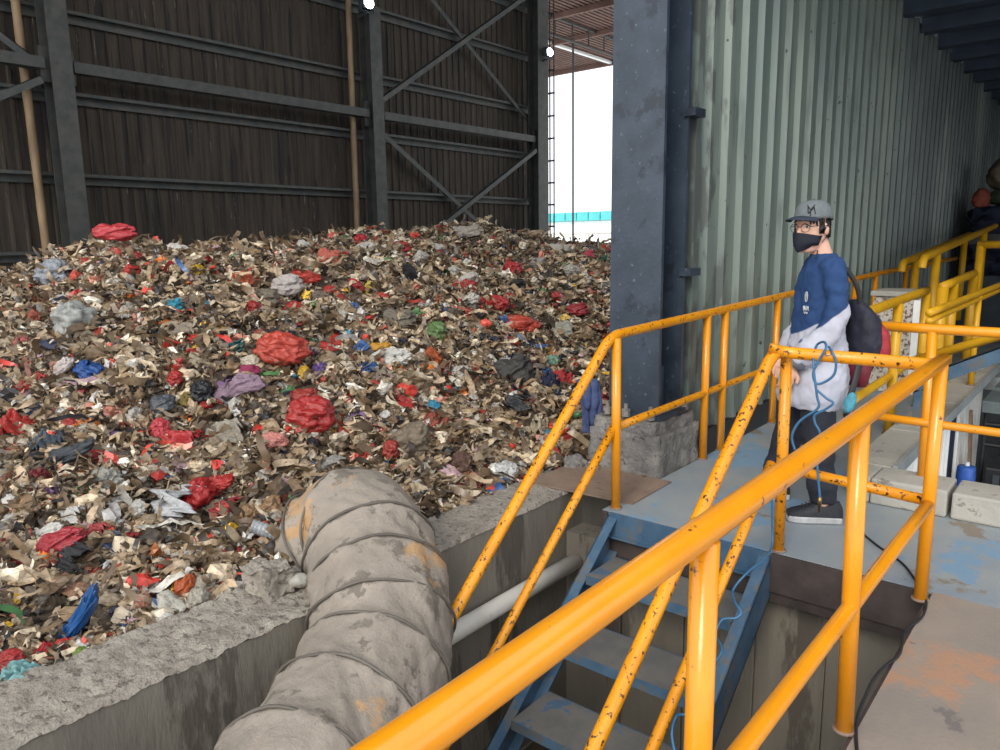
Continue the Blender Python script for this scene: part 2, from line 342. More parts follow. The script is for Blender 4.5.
for x in (19,21.4,25.2): box(bm,(x,5.5,7.85),(x+.12,19,7.999))
st(fin('ceiling_canopy',bm,M['rooftop']))
e=empty('canopy_column',(25.25,19.0,-.2),0,'thin far column carrying the canopy outside','column'); bm=NB(); isec(bm,(0,0,0),(0,0,8.04),.2,.2); fin('shaft',bm,M['hallsteel'],e)
bm=NB(); tube(bm,[onx(573,6,22),onx(573,252,22)],.035,8); tag(fin('hanging_pipe',bm,M['darksteel']),'thin dark vertical pipe standing in the bright opening','pipe')
# outside
bm=NB(); box(bm,(18.2,-30,-.3),(90,70,-.2)); st(fin('floor_outside',bm,mat('pale_ground',S(225,225,220),S(240,240,236),1,.9)))
e=empty('low_building',(48,34,-.2),0,'pale low building with teal roof edge seen through the opening','building')
bm=NB(); box(bm,(0,-14,0),(6,14,3.1)); fin('wall',bm,M['white'],e)
bm=NB()
for k in range(28): box(bm,(-.4,-14.3+k*1.03,3.12),(6.3,-13.35+k*1.03,3.75))
fin('roof',bm,mat('teal_roof',S(70,170,175),S(90,185,185),2,.5),e)
e=empty('pipe_rack',(30,20.5,-.2),0,'pale rail fence outside behind the opening','fence')
for z in (.6,1.4,2.0):
    bm=NB(); tube(bm,[(0,-9,z),(0,9,z)],.05,8); fin('rail',bm,M['pipewhite'],e)
for k in range(10):
    bm=NB(); tube(bm,[(0,-9+2*k,0),(0,-9+2*k,2)],.05,8); fin('post',bm,M['pipewhite'],e)
# window lattice seen between column and corrugated wall
e=empty('window_lattice',(17.65,8.4,0),0,'pale steel window lattice seen in the slit beside the big column','window frame')
for k in range(7):
    bm=NB(); tube(bm,[(0,-1.4+k*.42,1.4),(0,-1.4+k*.42,8.2)],.035,6); fin('mullion',bm,M['girtsteel'],e)
for z in (1.4,2.6,3.4,4.6,5.8):
    bm=NB(); tube(bm,[(0,-1.5,z),(0,1.3,z)],.05,6); fin('transom',bm,M['girtsteel'],e)
e=empty('window_lattice',(17.65,12.75,0),0,'narrow pale lattice strip right behind the opening column','window frame')
for k in range(3):
    bm=NB(); tube(bm,[(0,-.12+k*.14,1.2),(0,-.12+k*.14,8.2)],.02,6); fin('mullion',bm,M['girtsteel'],e)
for k in range(9):
    bm=NB(); tube(bm,[(0,-.14,1.3+k*.6),(0,.2,1.3+k*.6)],.025,6); fin('transom',bm,M['girtsteel'],e)
# ------------------------------------------------------------ big near column on pedestal
e=empty('steel_column',(4.43,2.415,.36),0,'big dark blue-grey steel column on a rough concrete pedestal beside the landing','column')
bm=NB(); isec(bm,(0,0,.0),(0,0,8.7),.365,.34,.03,(0,1,0)); 
fin('shaft',bm,M['colsteel'],e)
bm=NB(); box(bm,(-.1,-.08,.02),(.1,.08,.3)); 
fin('stiffener',bm,M['colsteel'],e)
bm=NB(); box(bm,(-.2,-.21,-.01),(.2,.21,.02)); fin('base_plate',bm,M['colsteel'],e)
for bx,by in ((-.225,.16),(-.225,-.16),(-.225,.02),(.19,-.19)):
    bm=NB(); tube(bm,[(bx,by,.0),(bx,by,.05)],.028,6); tube(bm,[(bx,by,.05),(bx,by,.085)],.014,8); fin('anchor_bolt',bm,M['mortar'],e)
for z in (.9,1.9,2.9):
    bm=NB(); box(bm,(.12,-.24,z),(.27,-.16,z+.05)); fin('bracket',bm,M['colsteel'],e)
def rough_box(name,lo,hi,m,parent,amp=.02,seed=0):
    bm=NB(); box(bm,lo,hi); bmesh.ops.subdivide_edges(bm,edges=bm.edges,cuts=22,use_grid_fill=True)
    cen=(Vector(lo)+Vector(hi))/2
    for v in bm.verts:
        q=v.co*9+Vector((seed,0,0)); d=noise.noise_vector(q)*amp+noise.noise_vector(v.co*30)*amp*.5
        v.co+=d+(cen-v.co)*.04*max(0,noise.noise(v.co*4))
    return fin(name,bm,m,parent,smooth=True)
e=empty('pedestal',(4.43,2.42,0),0,'rough grey concrete pedestal under the big steel column','pedestal')
rough_box('base_block',(-.30,-.26,-.6),(.30,.25,.27),M['mortar'],e,.02,1)
rough_box('upper_block',(-.26,-.22,.25),(.28,.24,.345),M['mortar'],e,.02,5)
for k,(q,s_,lab) in enumerate((((575,463),.07,'lump of dried mortar beside the pedestal foot'),((592,468),.045,'small lump of dried mortar in front of the pedestal'),)):
    c=onz(*q,.02); bm=NB(); ball(bm,(0,0,0),s_,4,(1.2,1,.8))
    for v in bm.verts: v.co*=1+.35*noise.noise(v.co*25+Vector((k*5,0,0)))
    o=fin('mortar_lump',bm,M['mortar'],None,True); o.location=c; tag(o,lab,'rubble','mortar lumps by the pedestal')
bm=NB(); prism(bm,[(3.58,2.78,.002),(4.13,2.78,.002),(4.13,2.06,.002),(3.63,2.05,.002)],(0,0,.008)); tag(fin('steel_plate',bm,M['plate']),'rust brown steel plate bridging wall and landing','plate')
# ------------------------------------------------------------ stairs
e=empty('stairs',(3.47,1.65,0),0,'blue steel stairs with grey dusty treads leading down into the pit','stairs')
SL=.25/.32
for y0,y1,nm in ((.40,.46,'l'),(-.46,-.40,'r')):
    L_=2.45; 
    bm=NB(); prof=[(0,0,-.02),(-L_,0,-.02-L_*SL),(-L_,0,-.24-L_*SL),(0,0,-.24)]
    yy=y1-.008 if nm=='l' else y0
    prism(bm,[(p[0],yy,p[2]) for p in prof],(0,.008,0))
    prism(bm,[(0,y0,-.02),(-L_,y0,-.02-L_*SL),(-L_,y0,-.03-L_*SL),(0,y0,-.03)],(0,y1-y0,0))
    prism(bm,[(0,y0,-.23),(-L_,y0,-.23-L_*SL),(-L_,y0,-.24-L_*SL),(0,y0,-.24)],(0,y1-y0,0))
    fin('stringer',bm,M['stairblue'],e)
for k in range(1,8):
    xf=-.32*k; z=-.25*k
    bm=NB(); box(bm,(xf,-.398,z-.006),(xf+.29,.398,z)); t=fin('tread',bm,M['tread'],e)
    bm=NB(); box(bm,(xf-.006,-.398,z-.05),(xf-.0005,.398,z)); box(bm,(xf+.291,-.398,z-.05),(xf+.297,.398,z)); fin('nosing',bm,M['stairblue'],t)
bm=NB(); box(bm,(-.012,-.45,-.14),(-.002,.45,-.002)); box(bm,(-.04,-.45,-.14),(-.0125,.45,-.13)); fin('header',bm,M['stairblue'],e)
# ------------------------------------------------------------ railings
def rail(bm,pts,r=.0275,n=1): return tube(bm,pts,r,16)
def bend(p0,p1,p2,rad=.1,n=6):
    p0,p1,p2=map(Vector,(p0,p1,p2)); a=p1+(p0-p1).normalized()*rad; b=p1+(p2-p1).normalized()*rad
    return [a.lerp(p1,t).lerp(p1.lerp(b,t),t) for t in [i/n for i in range(n+1)]]
def railing(name,lab,cat,tops,mids,posts,m,pm=None,group=None,r=.0275,base=True,pr=.026):
    e=empty(name,posts[0][0] if posts else tops[0][0],0,lab,cat,group); o0=Vector(e.location)
    for nm,lst,rr in (('top_rail',tops,r),('mid_rail',mids,r*.85)):
        for t in lst:
            P=[Vector(t[0])]
            for i in range(1,len(t)-1): P+=bend(t[i-1],t[i],t[i+1])
            P.append(Vector(t[-1])); bm=NB()
            # subdivide long runs
            Q=[P[0]]
            for a,b_ in zip(P,P[1:]):
                k=max(1,int((b_-a).length/.4)); Q+=[a.lerp(b_,j/k) for j in range(1,k+1)]
            tube(bm,[q-o0 for q in Q],rr,16); fin(nm,bm,m,e,True)
    for a,b_ in posts:
        a,b_=Vector(a),Vector(b_); bm=NB(); tube(bm,[a-o0,b_-o0],pr,16); p=fin('post',bm,pm or m,e,True)
        if base: 
            bm=NB(); tube(bm,[a-o0,a-o0+Vector((0,0,.008))],pr*1.35,14); fin('weld_collar',bm,M['plate'],p,True)
    return e
railing('guardrail','glossy orange-yellow pipe guardrail running along the near walkway edge in the foreground','guardrail',
  [[(-1.6,.53,.985),(.5,.53,.985),(3.40,.53,1.01)]],[[(-1.6,.53,.43),(3.37,.53,.42)]],
  [((3.36,.53,0),(3.36,.53,1.0)),((2.27,.53,0),(2.2,.53,.99)),((1.2,.53,0),(1.2,.53,.97)),((.1,.53,0),(.1,.53,.98))],M['paint'])
yr=1.19
railing('stair_rail','worn orange-yellow handrail on the right side of the stairs, in front of the person','handrail',
  [[(3.40,.57,.985),(3.42,yr,.985),(3.36,yr,1.0),(1.2,yr,-.67)]],[[(3.44,yr-.03,.44),(3.4,.56,.42)],[(3.40,yr,.46),(1.2,yr,-1.2)]],
  [((3.5,1.17,0),(3.47,1.17,.97))],M['paint_worn'])
railing('stair_rail','worn orange-yellow handrail on the left side of the stairs running on along the corrugated wall','handrail',
  [[(14.,2.13,1.13),(9.2,2.13,1.09),(3.50,2.13,.985),(1.0,2.13,-1.15)]],[[(12.5,2.13,.5),(3.53,2.13,.46)],[(3.53,2.12,.47),(1.2,2.12,-1.47)]],
  [((3.53,2.1,0),(3.53,2.11,.97))]+[((x,2.13,0),(x,2.13,1.0+.015*(x-3.5))) for x in (4.73,5.02,6.04,8.25,9.04,10.5,12.2)],M['paint_worn'],M['paint'])
railing('guardrail','orange pipe guardrail behind the person along the front of the floor opening','guardrail',
  [[(4.66,1.22,.995),(4.66,-1.6,.985)]],[[(4.66,1.22,.47),(4.66,-1.6,.44)]],[((4.7,.785,.0),(4.66,.79,.98)),((4.7,-1.0,0),(4.66,-1.0,.98))],M['paint'])
railing('guardrail','lemon yellow pipe guardrail with a bright post beside the pale concrete block','guardrail',
  [[(4.95,1.29,1.0),(7.36,1.32,1.03)]],[[(4.95,1.29,.45),(7.36,1.32,.46)]],[((6.2,1.29,0),(6.2,1.29,1.0)),((7.36,1.32,0),(7.36,1.32,1.03))],M['paint_lemon'],r=.035,pr=.035)
railing('guardrail','short yellow gate-like rail with three posts behind the lemon guardrail','guardrail',
  [[(7.95,1.3,1.03),(9.8,1.3,1.08)]],[],[((7.98,1.3,0),(7.98,1.3,1.02)),((8.5,1.3,0),(8.5,1.3,1.03)),((9.75,1.3,0),(9.75,1.3,1.07))],M['paint_lemon'],r=.04,pr=.05)
railing('guardrail','twin flat yellow guardrail bars level over the far side of the opening','guardrail',
  [[(5.72,1.0,.985),(10.5,1.0,.985)]],[[(5.72,1.0,.93),(10.5,1.0,.93)]],[((7.9,1.0,.15),(7.9,1.0,.96)),((10.3,1.0,0),(10.3,1.0,.96))],M['paint_lemon'],r=.026)
for y,x0,z0,lab in ((1.95,9.4,1.2,'far yellow ramp handrail closest to the corrugated wall'),(1.62,8.7,1.27,'far yellow ramp handrail, lower one of the pair')):
    x1=19.; z1=z0+(x1-x0)*.07
    railing('ramp_rail',lab,'handrail',[[(x0,y,z0-.1),(x0+.02,y,z0),(x1,y,z1)]],[],[((x0+.7,y,0),(x0+.7,y,z0+.02)),((x0+4,y,.2),(x0+4,y,z0+.26))],M['paint_lemon'],r=.04,pr=.045,group='pair of yellow ramp rails')
railing('guardrail','yellow rail frame crossing in front of the dark machine at the right edge','guardrail',
  [[(9.8,1.3,1.39),(9.8,-.6,1.38)]],[],[((9.8,1.27,0),(9.8,1.27,1.38)),((9.8,-.5,0),(9.8,-.5,1.38))],M['paint_lemon'],r=.04,pr=.04)
# blue beam with low rail rising over the opening
e=empty('inclined_walkway',(6,1.0,.4),0,'blue steel beam with a yellow rail rising to the right over the floor opening','beam')
bm=NB(); 
prism(bm,[(0,.1,-.02),(0,-2.2,1.22),(0,-2.2,1.31),(0,.1,.09)],(.05,0,0)); prism(bm,[(0,.1,.08),(0,-2.2,1.3),(0,-2.2,1.31),(0,.1,.09)],(.14,0,0)); fin('beam',bm,M['stairblue'],e)
bm=NB(); tube(bm,[(-.02,.1,.22),(-.02,-2.2,1.22)],.032,12); fin('rail',bm,M['paint_lemon'],e,True)
for t in (.02,.7): 
    bm=NB(); tube(bm,[(.02,.1-t*2.3,.05+t*1.22),(-.02,.1-t*2.3,.2+t*1.0)],.02,8); fin('rail_bracket',bm,M['paint_lemon'],e)
bm=NB(); box(bm,(.0,.02,-.4),(.12,.1,-.0)); fin('support_foot',bm,M['stairblue'],e)
# ------------------------------------------------------------ curb, opening and lower room
bm=NB()
segs=[((4.47,.62,.001),(4.76,1.0,.15)),((4.47,-.62,.001),(4.76,.60,.148)),((4.47,-2.3,.001),(4.76,-.64,.15))]
for lo,hi in segs: box(bm,lo,hi)
o=fin('curb_front',bm,M['curb'],bevel=.012); tag(o,'pale concrete kerb blocks along the front of the floor opening','kerb')
bm=NB()
for a,b_ in ((4.765,5.75),(5.76,6.95),(6.96,8.1),(8.11,9.4)):
    box(bm,(a,.955,.10),(b_,1.2,.15)); box(bm,(a,1.165,.001),(b_,1.2,.101))
prism(bm,[(4.47,1.005,.001),(4.76,1.005,.001),(4.76,1.2,.001),(4.62,1.17,.001),(4.5,1.08,.001)],(0,0,.149))
o=fin('curb_side',bm,M['curb'],bevel=.012); tag(o,'pale concrete kerb slabs along the left side of the floor opening','kerb')
bm=NB(); box(bm,(4.76,.925,.085),(9.4,.952,.165)); tag(fin('edge_angle',bm,mat('galvanised',S(150,158,160),S(175,180,180),6,.4,.3)),'grey galvanised edge strip lining the left side of the opening','edge strip')
bm=NB(); box(bm,(4.4,-4,-1.5),(13,1.6,-1.4)); st(fin('floor_lower',bm,mat('dark_lower_floor',S(52,52,52),S(72,70,68),3,.8)))
bm=NB(); box(bm,(4.5,-3,-2.5),(4.7,1.4,-.15)); st(fin('wall_lower_front',bm,M['concretedark']))
bm=NB(); box(bm,(10.5,-3,-2.5),(10.7,1.6,-.15)); st(fin('wall_lower_back',bm,mat('dark_room_wall',S(46,50,52),S(66,68,68),3,.8)))
for x0,x1,lab in ((4.9,7.66,'white sheet panel just behind the kerb inside the opening'),(7.98,9.6,'white ribbed panel with a brown board leaning on it below the deck')):
    e=corrugated('white_panel',x0,x1,1.1,-1.39,.08,.17,.02,M['white']); tag(e,lab,'panel')
bm=NB(); box(bm,(7.68,1.09,-1.39),(7.96,1.14,.08)); tag(fin('gap_strip',bm,M['navy']),'dark navy strip standing in for the black gap between the two white panels','upright')  # dark strip added to stand in for the black gap
c=Vector((7.3,.93,-1.35))
bm=NB(); prism(bm,[(0,0,0),(.09,0,0),(.09,.02,0),(0,.02,0)],(-.04,.06,1.25)); prism(bm,[(.1,0,0),(.13,0,0),(.13,.02,0),(.1,.02,0)],(-.04,.06,1.2)); o=fin('board',bm,mat('brown_board',S(120,96,78),S(150,124,104),5,.7,spots=S(130,50,46),sscale=4,sth=.6)); o.location=(8.1,.93,-1.38); tag(o,'brown board with a reddish edge leaning on the white panel','board')
e=empty('barrel',(7.85,.96,-1.4),0,'small blue plastic drum standing in front of the white panels','barrel')
prof=[(0,.27),(.05,.29),(.3,.3),(.32,.31),(.36,.3),(.7,.31),(.74,.32),(.78,.31),(.98,.29),(1.0,.27)]
bm=NB(); loft(bm,[(0,0,z*.8,r*.26,r*.26) for z,r in prof],28); fin('drum',bm,mat('blue_plastic',S(40,80,160),S(60,104,190),4,.4),e,True)
bm=NB(); loft(bm,[(.03,0,.8,.02,.02),(.03,0,.83,.02,.02)],14); fin('cap',bm,M['white'],e)
e=empty('machine_frame',(8.0,0,-1.4),0,'black steel frame with a ribbed black unit below the deck at the right edge','machine')
bm=NB(); box(bm,(0,-.6,.1),(.5,.84,.78)); fin('casing',bm,M['black'],e,bevel=.02)
for k in range(12):
    bm=NB(); box(bm,(-.02,-.55+k*.115,.25),(-.002,-.5+k*.115,.72)); fin('fin',bm,M['darksteel'],e)
for y in (-.5,.35,.9):
    bm=NB(); tube(bm,[(.3,y,0),(.3,y,1.25)],.022,8); fin('upright',bm,M['black'],e)
for z in (.92,1.12):
    bm=NB(); tube(bm,[(.3,-.6,z),(.3,.9,z)],.022,8); fin('crossbar',bm,M['black'],e)
gm=mat('green_grey_plate',S(84,96,98),S(100,112,112),4,.6)
for x0,x1,y1,lab in ((8.15,8.75,.92,'green-grey cover plate lying across the opening, nearest one'),(8.95,9.38,.92,'green-grey cover plate across the far end of the opening')):
    bm=NB(); box(bm,(x0,-2,-.06),(x1,y1-.0,-.03)); box(bm,(x0,-2,-.14),(x0+.05,y1,-.061)); tag(fin('cover_plate',bm,gm),lab,'plate')
e=empty('fill_lamp',(6.2,-.9,-.35),0,'added white fill lamp brightening the lower room','lamp')  # hidden lamp added to brighten the white panels
bm=NB(); box(bm,(-.6,-.05,.02),(.6,.05,.07)); fin('housing',bm,M['white'],e)
bm=NB(); tube(bm,[(-.58,0,0),(.58,0,0)],.018,10); fin('tube',bm,LM2,e)
# pale block
e=empty('concrete_block',(8.1,1.66,0),0,'pale concrete post block with brown mottled stains beside the yellow rails','block')
bm=NB(); box(bm,(-.2,-.14,0),(.25,.2,.93)); fin('block',bm,mat('mottled_concrete',S(176,170,156),S(196,192,182),4,.9,spots=S(110,84,74),sscale=26,sth=.53,bump=.3),e,bevel=.015)
bm=NB(); box(bm,(-.23,-.17,.93),(.28,.23,.98)); fin('capstone',bm,M['curb'],e,bevel=.01)
bm=NB(); box(bm,(-.19,-.20,0),(.12,-.142,.9)); fin('white_panel',bm,M['white'],e)
# far machine
e=empty('sack_pile_machine',(14.5,1.45,0),0,'dark navy covered machine at the far end of the walkway','machine')
rough_box('cover',(-.7,-1.6,.9),(.7,.5,1.9),M['navy'],e,.12,4)
bm=NB(); box(bm,(-.6,-1.5,0),(.6,.6,.88)); fin('body',bm,M['darksteel'],e,bevel=.03)
bm=NB(); box(bm,(-.8,-1.6,1.35),(-.72,.6,1.5)); fin('strap',bm,M['hallsteel'],e)
def lump(name,loc,dims,rgb,lab,cat,seed=1):
    bm=NB(); ball(bm,(0,0,0),1,4)
    for v in bm.verts:
        q=v.co*1.6+Vector((seed*3.1,0,0)); v.co*=1+.16*noise.noise(q)+.08*noise.noise(q*3)
        v.co=Vector((v.co.x*dims[0],v.co.y*dims[1],v.co.z*dims[2]))
    o=fin(name,bm,plastic(rgb,.7),None,True); o.location=loc; tag(o,lab,cat); return o
lump('sack',(14.4,1.6,2.42),(.3,.28,.26),(150,132,110),'tan stuffed sack on the far machine at the right edge','sack',2)
lump('sack',(14.3,1.55,2.06),(.3,.3,.13),(92,110,78),'flat greenish sack under the tan one on the far machine','sack',5)
lump('canister',(13.95,1.86,2.04),(.13,.12,.17),(176,76,52),'orange-red rounded canister on the left end of the far machine','canister',8)
# ------------------------------------------------------------ white pipe
bm=NB(); tube(bm,[(2.35,2.42,-.43),(3.6,2.42,-.43)],.048,18); tag(fin('drain_pipe',bm,M['pipewhite'],smooth=True),'dirty white pipe running along the retaining wall behind the stairs','pipe')
# ------------------------------------------------------------ fabric duct
e=empty('flexible_duct',(2.0,2.5,0),0,'fat dusty grey fabric duct arching over the retaining wall into the pit','duct'); o0=Vector(e.location)
ctr=[ony(318,585,3.02)-Vector((0,0,.12)),ony(320,562,3.0),ony(334,545,2.93),ony(357,531,2.80),ony(372,561,2.58),ony(380,602,2.38),ony(379,655,2.2),ony(357,708,2.06),ony(322,762,1.95),ony(280,820,1.85),ony(235,890,1.78)]
cp=smoothpath(ctr,24); rad=.305
NR=len(cp); hoops=[.2,.29,.39,.47,.55,.64,.74,.86]
def dd(t,a,p):
    h=min(abs(t-q) for q in hoops)
    s=1+.03*exp(-(h/.012)**2)-.03*sin(min(1,h/.06)*pi/2)
    tw=a*3+t*10
    s+=.05*(abs(noise.noise(Vector((cos(a)*1.6+3,sin(a)*1.6,t*9))))*2-.6)+.02*noise.noise(Vector((cos(a+t*6)*6,sin(a+t*6)*6,t*6)))-.035*abs(noise.noise(Vector((cos(a+t*9)*4+1,sin(a+t*9)*4,t*14))))+.02*noise.noise(Vector((cos(a)*9,sin(a)*9,t*40)))
    if t<.22: s*=1-.30*((.22-t)/.22)+.05*sin(a*11+t*8)*((.22-t)/.22)
    return s
bm=NB(); tube(bm,[p-o0 for p in cp],rad,110,False,1,dd); fin('fabric_tube',bm,M['duct'],e,True)
hm=mat('hoop_wire',S(84,78,72),S(104,98,90),5,.6)
for q in hoops:
    i=int(q*(NR-1)); p=cp[i]; t=(cp[i+1]-cp[i-1]).normalized(); a=t.cross(Vector((0,0,1))).normalized(); b_=a.cross(t); bm=NB()
    rr=rad*1.025; tube(bm,[p-o0+(a*cos(k*2*pi/48)+b_*sin(k*2*pi/48))*rr*(1+.012*sin(k*.9+q*20)) for k in range(49)],.0065,6,False); fin('hoop',bm,hm,e,True)
# gathered mouth behind the wall
bm=NB(); 
for k in range(26):
    a=2*pi*k/26; 
    t=(cp[1]-cp[0]).normalized(); u1=t.cross(Vector((0,0,1))).normalized(); u2=u1.cross(t)
    base=cp[14]-o0+(u1*cos(a)+u2*sin(a))*rad*.96; end=cp[0]-o0-t*.1+(u1*cos(a)+u2*sin(a))*rad*.45
    tube(bm,smoothpath([base,base.lerp(end,.5)+(u1*cos(a)+u2*sin(a))*.05,end],5),[.012+.02*random.random()]*11,6)
fin('gathered_folds',bm,M['duct'],e,True)
rb=rough_box('dirt_clump',(-.07,-.08,-.05),(.08,.08,.08),M['dust'],None,.035,3); rb.location=(1.70,2.74,.05); tag(rb,'crumbly grey clump on the wall beside the duct','rubble')
bm=NB(); ball(bm,(0,0,0),.04,3,(1.2,1,.8)); 
for v in bm.verts: v.co*=1+.3*noise.noise(v.co*30)
o=fin('stone',bm,M['curb'],None,True); o.location=(1.80,2.66,.05); tag(o,'smooth pale stone between clump and duct','stone')
for k in range(40):
    pass
# ------------------------------------------------------------ heap height
SK=[(-1.5,1.2),(1.2,.85),(2.28,1.08),(2.53,1.28),(2.78,1.42),(3.28,1.61),(3.7,1.58),(4.7,1.57),(5.4,1.57),(6.1,1.66),(6.55,1.68),(7.4,1.50),(7.95,1.70),(8.4,1.86),(9.05,1.66),(10.1,1.51),(11.3,1.49),(12.4,1.48),(14,1.2),(15.5,.75),(18,.5)]
def crest(x):
    if x<=SK[0][0]: return SK[0][1]
    for (a,za),(b,zb) in zip(SK,SK[1:]):
        if x<=b: return za+(zb-za)*(x-a)/(b-a)
    return SK[-1][1]
YB=2.83; YC=7.5
def hz(x,y,fine=True):
    zc=crest(x)-.09; z0=-.05
    t=(y-YB)/(YC-YB)
    if t<=1:
        t=max(t,0); g_=.55*t+.45*sin(t*pi/2)
        z=z0+(zc-z0)*g_
        bump_=min(1,t*5)
    else:
        z=zc-.5*(t-1); bump_=.5
    edge=1
    w_=min(1,abs(t-1)*4+.35)
    n=noise.noise(Vector((x*.7,y*.7,1)))*.16*w_+noise.noise(Vector((x*1.9,y*1.9,4)))*.13*w_
    if fine: n+=noise.noise(Vector((x*5,y*5,7)))*.07
    return z+n*bump_
bm=NB(); 
xs=np.concatenate([np.arange(-1.6,6,.05),np.arange(6,17.5,.1)]); ys=np.concatenate([np.arange(YB,7.8,.05),np.arange(7.8,12.9,.2)])
V=[];Fc=[]
for x in xs:
    for y in ys: V.append((x,y,hz(x,y)))
ny=len(ys)
for i in range(len(xs)-1):
    for j in range(ny-1): Fc.append((i*ny+j,(i+1)*ny+j,(i+1)*ny+j+1,i*ny+j+1))
me=bpy.data.meshes.new('waste_ground'); me.from_pydata(V,[],Fc)
heap=link('waste_ground',me,M['earth'],None,True); tag(heap,'big heap of dark rotting household waste, the packed brown mass under all loose pieces','waste heap',kind='stuff')
def on_heap(px,py):
    d=ray(px,py); t=2.5
    while t<30:
        p=E0+d*t
        if p.y>YB and p.z<hz(p.x,p.y): return p,t
        t+=.02
    return None,None
RED=(205,48,42);CORAL=(214,74,58);DRED=(150,36,40);WHT=(226,222,212);CRM=(205,192,168);GRY=(150,148,144);BRN=(120,104,86);BLK=(34,35,38);BLU=(44,100,170);TURQ=(40,170,205);YEL=(226,176,40);ORG=(220,110,50);GRN=(60,140,90);PUR=(96,66,140);LIL=(158,128,148);NAV=(36,46,80);PNK=(220,120,120);DG=(70,72,78);TAN=(166,128,84)
